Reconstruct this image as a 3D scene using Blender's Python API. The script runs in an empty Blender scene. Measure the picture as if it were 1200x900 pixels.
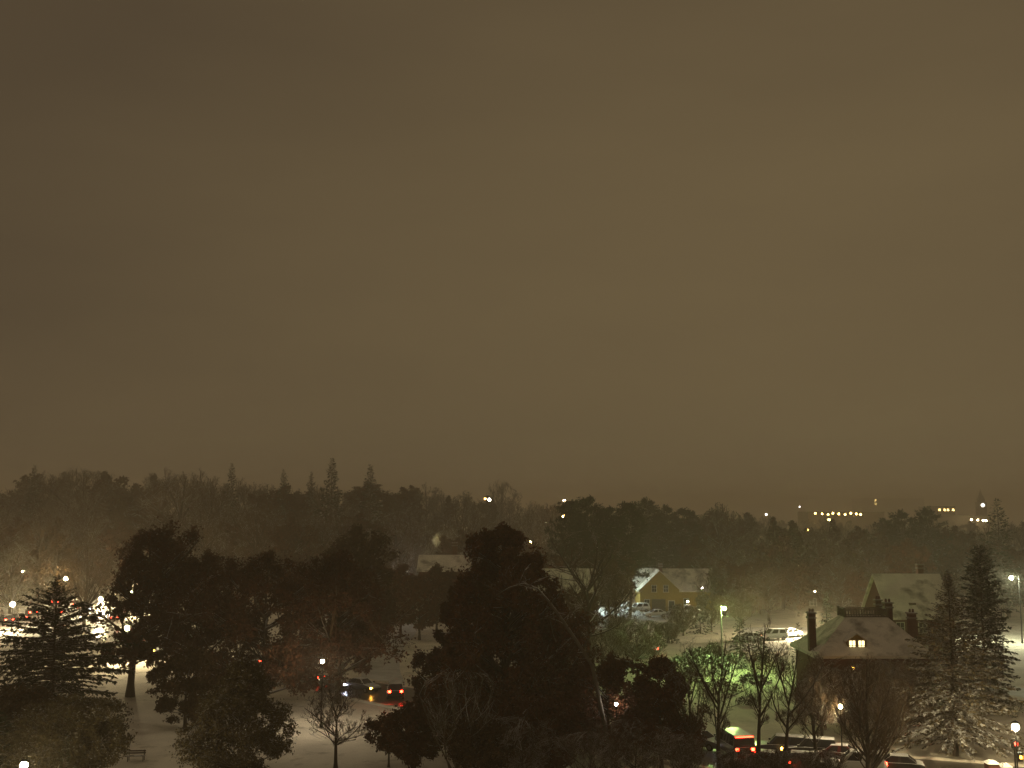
import bpy, math, random
import numpy as np
from mathutils import Vector, Matrix

S = bpy.context.scene
COL = S.collection
R = math.radians

# ------------------------------------------------------------------ camera
CAM_H = 21.0
F = 1266.0                     # focal length in photograph pixels (1200 wide)
HORIZON = 595.0
PITCH = math.atan((HORIZON - 450.0) / F)
cam = bpy.data.cameras.new("camera")
cam.sensor_fit = 'HORIZONTAL'
cam.sensor_width = 36.0
cam.lens = 36.0 * F / 1200.0
cam.clip_start = 0.5
cam.clip_end = 9000.0
cam_o = bpy.data.objects.new("camera", cam)
COL.objects.link(cam_o)
cam_o.location = (0, 0, CAM_H)
cam_o.rotation_euler = (R(90) + PITCH, 0, 0)
S.camera = cam_o

# ------------------------------------------------------------------ render settings
S.render.engine = 'CYCLES'
S.cycles.use_denoising = True
S.cycles.max_bounces = 8
S.cycles.diffuse_bounces = 3
S.cycles.glossy_bounces = 2
S.cycles.transparent_max_bounces = 4
S.cycles.volume_bounces = 4
S.cycles.sample_clamp_indirect = 2.0
S.cycles.sample_clamp_direct = 0.0
S.cycles.use_light_tree = True
S.cycles.caustics_reflective = False
S.cycles.caustics_refractive = False
S.view_settings.view_transform = 'Standard'
S.view_settings.look = 'None'
S.view_settings.gamma = 1.0
S.view_settings.exposure = 0.0
S.view_settings.use_curve_mapping = False

# ------------------------------------------------------------------ night sky: low cloud lit by the town
W = bpy.data.worlds.new("World")
S.world = W
W.use_nodes = True
nt = W.node_tree
nt.nodes.clear()
def wn(t, **k):
    n = nt.nodes.new(t)
    for a, b in k.items():
        setattr(n, a, b)
    return n
out = wn('ShaderNodeOutputWorld')
bg = wn('ShaderNodeBackground')
tc = wn('ShaderNodeTexCoord')
mp = wn('ShaderNodeMapping')
mp.inputs['Scale'].default_value = (1.0, 1.0, 4.0)
mp.inputs['Rotation'].default_value = (0.0, 0.12, 0.0)
n1 = wn('ShaderNodeTexNoise'); n1.inputs['Scale'].default_value = 2.3; n1.inputs['Detail'].default_value = 4.0; n1.inputs['Roughness'].default_value = 0.5
lk = nt.links.new
lk(tc.outputs['Generated'], mp.inputs['Vector']); lk(mp.outputs[0], n1.inputs['Vector'])
# the town's glow on the cloud, brightest over the centre to the right
dot = wn('ShaderNodeVectorMath', operation='DOT_PRODUCT')
dot.inputs[1].default_value = Vector((0.30, 0.92, 0.27)).normalized()
lk(tc.outputs['Generated'], dot.inputs[0])
mr = wn('ShaderNodeMapRange'); mr.inputs['From Min'].default_value = 0.66; mr.inputs['From Max'].default_value = 1.04
lk(dot.outputs['Value'], mr.inputs['Value'])
pw = wn('ShaderNodeMath', operation='POWER'); pw.inputs[1].default_value = 1.3
lk(mr.outputs[0], pw.inputs[0])
nm = wn('ShaderNodeMapRange'); nm.inputs['From Min'].default_value = 0.3; nm.inputs['From Max'].default_value = 0.7
nm.inputs['To Min'].default_value = -0.12; nm.inputs['To Max'].default_value = 0.12
lk(n1.outputs['Fac'], nm.inputs['Value'])
add = wn('ShaderNodeMath', operation='ADD'); add.use_clamp = True
sz = wn('ShaderNodeSeparateXYZ'); lk(tc.outputs['Generated'], sz.inputs[0])
ez = wn('ShaderNodeMapRange', interpolation_type='SMOOTHSTEP'); ez.inputs['From Min'].default_value = 0.26; ez.inputs['From Max'].default_value = 0.48
ez.inputs['To Min'].default_value = 0.0; ez.inputs['To Max'].default_value = -0.30
lk(sz.outputs['Z'], ez.inputs['Value'])
ad0 = wn('ShaderNodeMath', operation='ADD'); lk(pw.outputs[0], ad0.inputs[0]); lk(ez.outputs[0], ad0.inputs[1])
lk(ad0.outputs[0], add.inputs[0]); lk(nm.outputs[0], add.inputs[1])
ramp = wn('ShaderNodeValToRGB')
ramp.color_ramp.elements[0].color = (0.080, 0.0570, 0.0325, 1)
ramp.color_ramp.elements[1].color = (0.146, 0.1055, 0.0530, 1)
lk(add.outputs[0], ramp.inputs['Fac'])
lk(ramp.outputs['Color'], bg.inputs['Color'])
bg.inputs['Strength'].default_value = 1.0
lk(bg.outputs[0], out.inputs['Surface'])

# broad soft sun lamp added to brighten snow and other upward faces
sun = bpy.data.lights.new("sun", 'SUN')
sun.energy = 0.10
sun.angle = R(80)
sun.color = (1.0, 0.86, 0.66)
sun_o = bpy.data.objects.new("sun", sun)
COL.objects.link(sun_o)
sun_o.rotation_euler = (R(18), R(-8), 0)

# ------------------------------------------------------------------ helpers: picture <-> place
cp, sp = math.cos(PITCH), math.sin(PITCH)
def ray(px, py):
    a, b = (px - 600.0) / F, (450.0 - py) / F
    y = cp - b * sp
    z = sp + b * cp
    return a / y, z / y
def P(px, py, D):
    a, z = ray(px, py)
    return (a * D, D, CAM_H + z * D)
def X(px, D, py=700):
    return ray(px, py)[0] * D
def Z(py, D):
    return CAM_H + ray(600, py)[1] * D
def G(px, py):
    """ground point (flat ground) seen at this pixel"""
    a, z = ray(px, py)
    D = -CAM_H / z
    return (a * D, D, 0.0)

def sst(t):
    t = np.clip(t, 0, 1)
    return t * t * (3 - 2 * t)
def gz(x, y):
    u = np.asarray(x, float) / np.maximum(np.asarray(y, float), 1.0)
    h = 9.0 * sst((np.asarray(y, float) - 250.0) / 100.0) * sst((0.10 - u) / 0.22)
    h = h * (1 - 0.25 * sst((np.asarray(y, float) - 500) / 500))
    return h
def gzf(x, y):
    return float(gz(x, y))

# ------------------------------------------------------------------ materials
MATS = {}
def mat(name, color, rough=0.9, metal=0.0, emit=None, estr=0.0, noise=None, snow=None, bump=0.0, spec=0.3, island=0.0, bscale=4.0):
    """noise=(scale, amount); snow=(lo, hi, cover) settles on upward faces"""
    if name in MATS:
        return MATS[name]
    m = bpy.data.materials.new(name)
    m.use_nodes = True
    t = m.node_tree
    b = t.nodes['Principled BSDF']
    b.inputs['Roughness'].default_value = rough
    b.inputs['Metallic'].default_value = metal
    b.inputs['Specular IOR Level'].default_value = spec
    L = t.links.new
    base = t.nodes.new('ShaderNodeRGB'); base.outputs[0].default_value = (*color, 1)
    c = base.outputs[0]
    geo = t.nodes.new('ShaderNodeNewGeometry')
    co = t.nodes.new('ShaderNodeTexCoord').outputs['Object']
    if island:
        hs = t.nodes.new('ShaderNodeHueSaturation')
        mr = t.nodes.new('ShaderNodeMapRange')
        mr.inputs['To Min'].default_value = 1 - island; mr.inputs['To Max'].default_value = 1 + island
        L(geo.outputs['Random Per Island'], mr.inputs['Value'])
        L(mr.outputs[0], hs.inputs['Value']); L(c, hs.inputs['Color']); c = hs.outputs[0]
    if noise:
        n = t.nodes.new('ShaderNodeTexNoise'); n.inputs['Scale'].default_value = noise[0]; n.inputs['Detail'].default_value = 5
        L(co, n.inputs['Vector'])
        mr = t.nodes.new('ShaderNodeMapRange')
        mr.inputs['From Min'].default_value = 0.3; mr.inputs['From Max'].default_value = 0.7
        mr.inputs['To Min'].default_value = 1 - noise[1]; mr.inputs['To Max'].default_value = 1 + noise[1]
        L(n.outputs['Fac'], mr.inputs['Value'])
        hs = t.nodes.new('ShaderNodeHueSaturation')
        L(mr.outputs[0], hs.inputs['Value']); L(c, hs.inputs['Color']); c = hs.outputs[0]
    if snow:
        sx = t.nodes.new('ShaderNodeSeparateXYZ'); L(geo.outputs['Normal'], sx.inputs[0])
        mr = t.nodes.new('ShaderNodeMapRange'); mr.interpolation_type = 'SMOOTHSTEP'
        mr.inputs['From Min'].default_value = snow[0]; mr.inputs['From Max'].default_value = snow[1]
        L(sx.outputs['Z'], mr.inputs['Value'])
        n = t.nodes.new('ShaderNodeTexNoise'); n.inputs['Scale'].default_value = 1.7; n.inputs['Detail'].default_value = 4
        L(geo.outputs['Position'], n.inputs['Vector'])
        m2 = t.nodes.new('ShaderNodeMapRange'); m2.interpolation_type = 'SMOOTHSTEP'
        ctr = 0.75 - 0.5 * snow[2]
        m2.inputs['From Min'].default_value = ctr - 0.08; m2.inputs['From Max'].default_value = ctr + 0.08
        L(n.outputs['Fac'], m2.inputs['Value'])
        mu = t.nodes.new('ShaderNodeMath'); mu.operation = 'MULTIPLY'
        L(mr.outputs[0], mu.inputs[0]); L(m2.outputs[0], mu.inputs[1])
        mx = t.nodes.new('ShaderNodeMix'); mx.data_type = 'RGBA'
        L(mu.outputs[0], mx.inputs['Factor']); L(c, mx.inputs['A'])
        mx.inputs['B'].default_value = (0.78, 0.79, 0.81, 1)
        c = mx.outputs['Result']
    L(c, b.inputs['Base Color'])
    if bump:
        n = t.nodes.new('ShaderNodeTexNoise'); n.inputs['Scale'].default_value = bscale; n.inputs['Detail'].default_value = 6
        L(co, n.inputs['Vector'])
        bp = t.nodes.new('ShaderNodeBump'); bp.inputs['Strength'].default_value = bump; bp.inputs['Distance'].default_value = 0.1
        L(n.outputs['Fac'], bp.inputs['Height']); L(bp.outputs[0], b.inputs['Normal'])
    if emit:
        b.inputs['Emission Color'].default_value = (*emit, 1)
        b.inputs['Emission Strength'].default_value = estr
    MATS[name] = m
    return m

M_SNOW = mat('snow', (0.72, 0.67, 0.58), 0.85, noise=(0.22, 0.16), bump=0.35, bscale=0.9)
M_ROOFSNOW = mat('roof_snow', (0.70, 0.66, 0.58), 0.85, noise=(0.5, 0.16), bump=0.2, bscale=2)
def patchy(m, dark, scale, lo, hi):
    t = m.node_tree; b = t.nodes['Principled BSDF']
    src = b.inputs['Base Color'].links[0].from_socket
    geo = t.nodes.new('ShaderNodeNewGeometry')
    n = t.nodes.new('ShaderNodeTexNoise'); n.inputs['Scale'].default_value = scale; n.inputs['Detail'].default_value = 7; n.inputs['Roughness'].default_value = 0.62
    t.links.new(geo.outputs['Position'], n.inputs['Vector'])
    r = t.nodes.new('ShaderNodeMapRange'); r.inputs['From Min'].default_value = lo; r.inputs['From Max'].default_value = hi
    t.links.new(n.outputs['Fac'], r.inputs['Value'])
    x = t.nodes.new('ShaderNodeMix'); x.data_type = 'RGBA'
    t.links.new(r.outputs[0], x.inputs['Factor']); t.links.new(src, x.inputs['A']); x.inputs['B'].default_value = (*dark, 1)
    t.links.new(x.outputs['Result'], b.inputs['Base Color'])
patchy(M_ROOFSNOW, (0.13, 0.11, 0.09), 0.45, 0.50, 0.72)
patchy(M_SNOW, (0.17, 0.15, 0.09), 0.35, 0.56, 0.78)
M_ROAD = mat('slushy_asphalt', (0.085, 0.075, 0.065), 0.33, noise=(0.5, 0.5), bump=0.25, bscale=1.5, spec=0.5)
M_LOT = mat('packed_snow', (0.55, 0.55, 0.55), 0.7, noise=(0.4, 0.25), bump=0.3, bscale=1.2)
M_BARK = mat('bark', (0.060, 0.047, 0.036), 0.95, noise=(2.0, 0.3), snow=(0.45, 0.85, 0.75), bump=0.3)
M_BARK_LT = mat('pale_bark', (0.13, 0.11, 0.085), 0.95, noise=(2.0, 0.25), snow=(0.4, 0.8, 0.8))
M_TWIG = mat('twig', (0.085, 0.052, 0.026), 0.95, snow=(0.4, 0.85, 0.72), island=0.25)
M_PALE = mat('pale_olive_leaf', (0.100, 0.082, 0.038), 0.9, snow=(0.6, 0.97, 0.45), island=0.4)
M_TWIG_SN = mat('snowy_twig', (0.11, 0.10, 0.065), 0.95, snow=(0.2, 0.75, 0.9), island=0.25)
M_OAK = mat('brown_leaf', (0.070, 0.025, 0.009), 0.9, island=0.5)
M_OAK_R = mat('red_brown_leaf', (0.092, 0.031, 0.011), 0.9, island=0.5)
M_BEECH = mat('olive_brown_leaf', (0.064, 0.036, 0.013), 0.9, island=0.5)
M_YEW = mat('dark_needle', (0.018, 0.028, 0.012), 0.9, snow=(0.75, 0.98, 0.35), island=0.4)
M_SPRUCE = mat('snowy_needle', (0.075, 0.058, 0.026), 0.9, snow=(0.5, 0.95, 0.68), island=0.4)
M_SPRUCE_D = mat('green_needle', (0.024, 0.034, 0.015), 0.9, snow=(0.6, 0.95, 0.50), island=0.4)
M_PINE = mat('pine_needle', (0.016, 0.027, 0.011), 0.9, snow=(0.75, 0.98, 0.30), island=0.4)
M_SHRUB_SN = mat('snow_laden_needle', (0.035, 0.045, 0.02), 0.9, snow=(0.1, 0.6, 0.95), island=0.3)
M_METAL = mat('dark_metal', (0.03, 0.03, 0.03), 0.5, 0.6)
M_METAL_LT = mat('pale_metal', (0.45, 0.46, 0.44), 0.5, 0.2)
M_BRICK = mat('red_brick', (0.10, 0.035, 0.022), 0.9, noise=(6.0, 0.3), bump=0.3, bscale=9)
M_BRICK_D = mat('dark_brick', (0.11, 0.05, 0.035), 0.9, noise=(6.0, 0.3), snow=(0.6, 0.9, 0.9))
M_TAN = mat('ochre_siding', (0.30, 0.205, 0.05), 0.85, noise=(3.0, 0.12))
M_WHITE = mat('white_trim', (0.6, 0.58, 0.52), 0.7)
M_STONE = mat('grey_stone', (0.22, 0.20, 0.17), 0.9, noise=(1.5, 0.2), snow=(0.6, 0.9, 0.9))
M_GARAGE = mat('dark_boards', (0.06, 0.05, 0.04), 0.9, noise=(2, 0.2))
M_WALL_TAN = mat('far_wall', (0.24, 0.20, 0.15), 0.9, noise=(0.4, 0.1))
M_DARK = mat('dark_opening', (0.012, 0.012, 0.012), 0.25, spec=0.5)
M_GLASS = mat('dark_glass', (0.015, 0.017, 0.02), 0.08, spec=0.6)
M_WOOD = mat('weathered_wood', (0.10, 0.075, 0.05), 0.9, noise=(5, 0.3), snow=(0.6, 0.9, 0.7))
M_TYRE = mat('tyre', (0.015, 0.015, 0.015), 0.9)
M_RIM = mat('rim', (0.30, 0.30, 0.31), 0.35, 0.8)
def emat(name, c, s):
    return mat(name, (0.8, 0.8, 0.8), 0.4, emit=c, estr=s)
def carpaint(name, c, cover=0.95):
    return mat(name, c, 0.28, 0.1, snow=(0.55, 0.85, cover), spec=0.5)

# ------------------------------------------------------------------ mesh helpers
def np_mesh(name, verts, faces, material):
    """faces: list of (N,k) int arrays"""
    me = bpy.data.meshes.new(name)
    verts = np.ascontiguousarray(verts, dtype=np.float32)
    me.vertices.add(len(verts))
    me.vertices.foreach_set('co', verts.ravel())
    loops = np.concatenate([f.ravel() for f in faces]).astype(np.int32)
    sizes = np.concatenate([np.full(len(f), f.shape[1], np.int32) for f in faces])
    starts = np.concatenate([[0], np.cumsum(sizes)[:-1]]).astype(np.int32)
    me.loops.add(len(loops)); me.loops.foreach_set('vertex_index', loops)
    me.polygons.add(len(sizes)); me.polygons.foreach_set('loop_start', starts)
    try:
        me.polygons.foreach_set('loop_total', sizes)
    except Exception:
        pass
    me.update(calc_edges=True)
    me.validate()
    me.materials.append(material)
    return me

class MB:
    def __init__(s):
        s.v = []; s.f = []
    def poly(s, pts):
        i = len(s.v); s.v += [tuple(p) for p in pts]; s.f.append(tuple(range(i, i + len(pts)))); return s
    def box(s, x0, x1, y0, y1, z0, z1):
        i = len(s.v)
        s.v += [(x0,y0,z0),(x1,y0,z0),(x1,y1,z0),(x0,y1,z0),(x0,y0,z1),(x1,y0,z1),(x1,y1,z1),(x0,y1,z1)]
        s.f += [tuple(i + k for k in q) for q in ((3,2,1,0),(4,5,6,7),(0,1,5,4),(1,2,6,5),(2,3,7,6),(3,0,4,7))]
        return s
    def hexa(s, lo, hi):
        """lo, hi: 4 points each, counter clockwise from above"""
        i = len(s.v); s.v += [tuple(p) for p in lo] + [tuple(p) for p in hi]
        s.f += [tuple(i + k for k in q) for q in ((3,2,1,0),(4,5,6,7),(0,1,5,4),(1,2,6,5),(2,3,7,6),(3,0,4,7))]
        return s
    def tube(s, pts, rads, n=8, cap=True):
        pts = [Vector(p) for p in pts]
        rings = []
        for k, p in enumerate(pts):
            d = (pts[min(k+1, len(pts)-1)] - pts[max(k-1, 0)]).normalized()
            a = Vector((0,0,1)) if abs(d.z) < 0.9 else Vector((1,0,0))
            u = d.cross(a).normalized(); w = d.cross(u)
            i = len(s.v); rings.append(i)
            for q in range(n):
                t = 2*math.pi*q/n
                s.v.append(tuple(p + (u*math.cos(t) + w*math.sin(t)) * rads[k]))
        for k in range(len(pts)-1):
            for q in range(n):
                s.f.append((rings[k]+q, rings[k]+(q+1)%n, rings[k+1]+(q+1)%n, rings[k+1]+q))
        if cap:
            s.f.append(tuple(rings[0]+q for q in range(n))[::-1])
            s.f.append(tuple(rings[-1]+q for q in range(n)))
        return s
    def lathe(s, prof, c=(0,0,0), n=12):
        """prof: (r, z) pairs"""
        rings = []
        for r, z in prof:
            i = len(s.v); rings.append(i)
            for q in range(n):
                t = 2*math.pi*q/n
                s.v.append((c[0]+r*math.cos(t), c[1]+r*math.sin(t), c[2]+z))
        for k in range(len(prof)-1):
            for q in range(n):
                s.f.append((rings[k]+q, rings[k]+(q+1)%n, rings[k+1]+(q+1)%n, rings[k+1]+q))
        s.f.append(tuple(rings[0]+q for q in range(n))[::-1])
        s.f.append(tuple(rings[-1]+q for q in range(n)))
        return s
    def ball(s, c, r, n=10, m=6, sz=1.0):
        prof = [(max(r*math.sin(math.pi*k/m), 1e-3), -r*sz*math.cos(math.pi*k/m)) for k in range(m+1)]
        return s.lathe(prof, c, n)
    def mesh(s, name, m):
        me = bpy.data.meshes.new(name)
        me.from_pydata(s.v, [], s.f); me.update()
        me.materials.append(m)
        return me
    def build(s, name, m, parent=None, smooth=False):
        me = s.mesh(name, m)
        if smooth:
            me.polygons.foreach_set('use_smooth', [True]*len(me.polygons))
        return link(name, me, parent)

def link(name, data, parent=None):
    o = bpy.data.objects.new(name, data)
    COL.objects.link(o)
    if parent: o.parent = parent
    return o
def tag(o, label=None, cat=None, group=None, kind=None):
    if label: o['label'] = label
    if cat: o['category'] = cat
    if group: o['group'] = group
    if kind: o['kind'] = kind
    return o
def thing(name, label, cat, loc=(0,0,0), rz=0.0, group=None):
    o = link(name, None)
    o.location = loc; o.rotation_euler = (0, 0, rz)
    return tag(o, label, cat, group)
def copy_tree(o, parent=None):
    c = o.copy(); COL.objects.link(c); c.parent = parent
    for ch in list(o.children):
        copy_tree(ch, c)
    return c

# ------------------------------------------------------------------ ground
def lines(a, fine):
    return np.array(sorted(set(a)))
xs = np.unique(np.concatenate([np.linspace(-3000, -400, 14), np.linspace(-400, 300, 71), np.linspace(300, 3000, 14)]))
ys = np.unique(np.concatenate([np.linspace(-200, 40, 5), np.linspace(40, 520, 61), np.linspace(520, 4000, 24)]))
gx, gy = np.meshgrid(xs, ys)
gv = np.stack([gx, gy, gz(gx, gy)], -1).reshape(-1, 3)
nx, ny = len(xs), len(ys)
ii, jj = np.meshgrid(np.arange(nx-1), np.arange(ny-1))
b0 = (jj*nx + ii).ravel()
gf = np.stack([b0, b0+1, b0+1+nx, b0+nx], -1)
ground = link('ground', np_mesh('ground', gv, [gf], M_SNOW))
ground.data.polygons.foreach_set('use_smooth', [True]*len(ground.data.polygons))
tag(ground, 'snow covered ground', kind='structure')

def smooth_path(pts, n=8):
    """catmull-rom through 2d points"""
    p = [np.array(q[:2], float) for q in pts]
    p = [2*p[0]-p[1]] + p + [2*p[-1]-p[-2]]
    o = []
    for k in range(1, len(p)-2):
        for t in np.linspace(0, 1, n, endpoint=False):
            a, b, c, d = p[k-1], p[k], p[k+1], p[k+2]
            o.append(0.5*((2*b)+(-a+c)*t+(2*a-5*b+4*c-d)*t*t+(-a+3*b-3*c+d)*t**3))
    o.append(p[-2])
    return np.array(o)
def offsets(path, d):
    t = np.gradient(path, axis=0)
    t /= np.linalg.norm(t, axis=1)[:, None]
    n = np.stack([-t[:, 1], t[:, 0]], -1)
    return path + n*d
def ribbon(name, path, w, z, m, label):
    a, b = offsets(path, w/2), offsets(path, -w/2)
    v = np.concatenate([np.c_[a, gz(a[:,0], a[:,1])+z], np.c_[b, gz(b[:,0], b[:,1])+z]])
    n = len(path); k = np.arange(n-1)
    f = np.stack([k+n, k+n+1, k+1, k], -1)
    return tag(link(name, np_mesh(name, v, [f], m)), label, kind='structure')
def kerb(path, off, w=0.35, h=0.13, name='kerb', m=None, rough=0.0, seed=1):
    rg = np.random.default_rng(seed)
    p = offsets(path, off)
    prof = [(-w/2-0.1, 0.0), (-w/2, h), (w/2, h), (w/2+0.1, 0.0)]
    rows = []
    for o, z in prof:
        q = offsets(path, off+o)
        zz = gz(q[:,0], q[:,1]) + z * (1 + (rg.uniform(-rough, rough, len(q)) if z else 0))
        rows.append(np.c_[q, zz - (0.02 if z == 0 else 0)])
    n = len(path); v = np.concatenate(rows); k = np.arange(n-1); f = []
    for r in range(3):
        f.append(np.stack([k+r*n, k+r*n+1, k+(r+1)*n+1, k+(r+1)*n], -1))
    o = link(name, np_mesh(name, v, f, m or M_SNOW))
    return tag(o, None, kind='structure')

ROAD_PX = [(1330, 925), (1100, 906), (960, 897), (860, 889), (740, 868), (600, 842), (480, 818), (390, 803), (270, 782), (165, 752), (90, 727), (-30, 712), (-200, 705)]
road_path = smooth_path([G(*q) for q in ROAD_PX])
ribbon('road', road_path, 9.5, 0.012, M_ROAD, 'slushy wet road through the trees')
kerb(road_path, 5.0, 0.6, 0.20, rough=0.4, seed=2)
kerb(road_path, -5.0, 0.6, 0.20, rough=0.4, seed=3)
# verge lit beside the lawn on the right
drive = smooth_path([G(1330, 835), G(1200, 812), G(1130, 800), G(1060, 792)])
ribbon('driveway', drive, 5.5, 0.010, M_LOT, 'snow covered drive')
lane = smooth_path([G(452, 806), G(446, 784), G(452, 762), G(470, 742), G(480, 722)])
ribbon('side_lane', lane, 5.0, 0.010, M_LOT, 'snow covered side lane')
def lot(name, pts, z=0.010):
    me = MB().poly([(p[0], p[1], gzf(p[0], p[1])+z) for p in pts][::-1]).mesh(name, M_LOT)
    o = link(name, me)
    if o.data.polygons[0].normal.z < 0: o.data.flip_normals()
    return tag(o, None, kind='structure')
lot('parking_lot', [G(690, 726), G(700, 713), G(830, 713), G(822, 724), G(740, 729)])
lot('parking_court', [G(850, 762), G(872, 735), G(970, 735), G(965, 758), G(905, 764)])
lot('road_apron', [G(-60, 745), G(-60, 700), G(110, 696), G(160, 735), G(130, 760)])

# ------------------------------------------------------------------ vegetation generators
def unit(v):
    return v / np.maximum(np.linalg.norm(v, axis=-1, keepdims=True), 1e-6)
def bez(A, C, B, t):
    t = t[..., None]
    return (1-t)**2*A + 2*t*(1-t)*C + t*t*B
def tubes(A, C, B, r0, r1, K, sides):
    """vectorised tapered bezier tubes"""
    N = len(A)
    ts = np.linspace(0, 1, K+1)
    pts = np.stack([bez(A, C, B, np.full(N, t)) for t in ts], 1)         # N,K+1,3
    tan = unit(np.gradient(pts, axis=1))
    ref = np.where(np.abs(tan[..., 2:3]) < 0.9, np.array([0, 0, 1.0]), np.array([1.0, 0, 0]))
    u = unit(np.cross(tan, ref)); w = np.cross(tan, u)
    rad = (r0[:, None]*(1-ts) + r1[:, None]*ts)[..., None, None]
    ang = 2*np.pi*np.arange(sides)/sides
    ring = pts[:, :, None] + rad*(u[:, :, None]*np.cos(ang)[:, None] + w[:, :, None]*np.sin(ang)[:, None])
    v = ring.reshape(-1, 3)
    n, k, q = np.meshgrid(np.arange(N), np.arange(K), np.arange(sides), indexing='ij')
    i = lambda kk, qq: (n*(K+1) + kk)*sides + qq % sides
    f = np.stack([i(k, q), i(k+1, q), i(k+1, q+1), i(k, q+1)], -1).reshape(-1, 4)
    return v, f
def merge(parts):
    vs, fs, o = [], [], 0
    for v, f in parts:
        vs.append(v); fs.append(f+o); o += len(v)
    return np.concatenate(vs), fs
def blades(c, d, up, ln, wd):
    """diamond leaves: base c, direction d, plane normal ~ up"""
    s = unit(np.cross(d, up))
    ln, wd = ln[:, None], wd[:, None]
    v = np.stack([c, c+d*ln*0.5-s*wd*0.5, c+d*ln, c+d*ln*0.45+s*wd*0.5], 1).reshape(-1, 3)
    f = np.arange(len(c)*4).reshape(-1, 4)
    return v, f

def tri_leaves(c, d, up, ln, wd):
    s = unit(np.cross(d, up))
    ln, wd = ln[:, None], wd[:, None]
    v = np.stack([c-s*wd*0.5, c+s*wd*0.5, c+d*ln], 1).reshape(-1, 3)
    return v, np.arange(len(c)*3).reshape(-1, 3)

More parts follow.
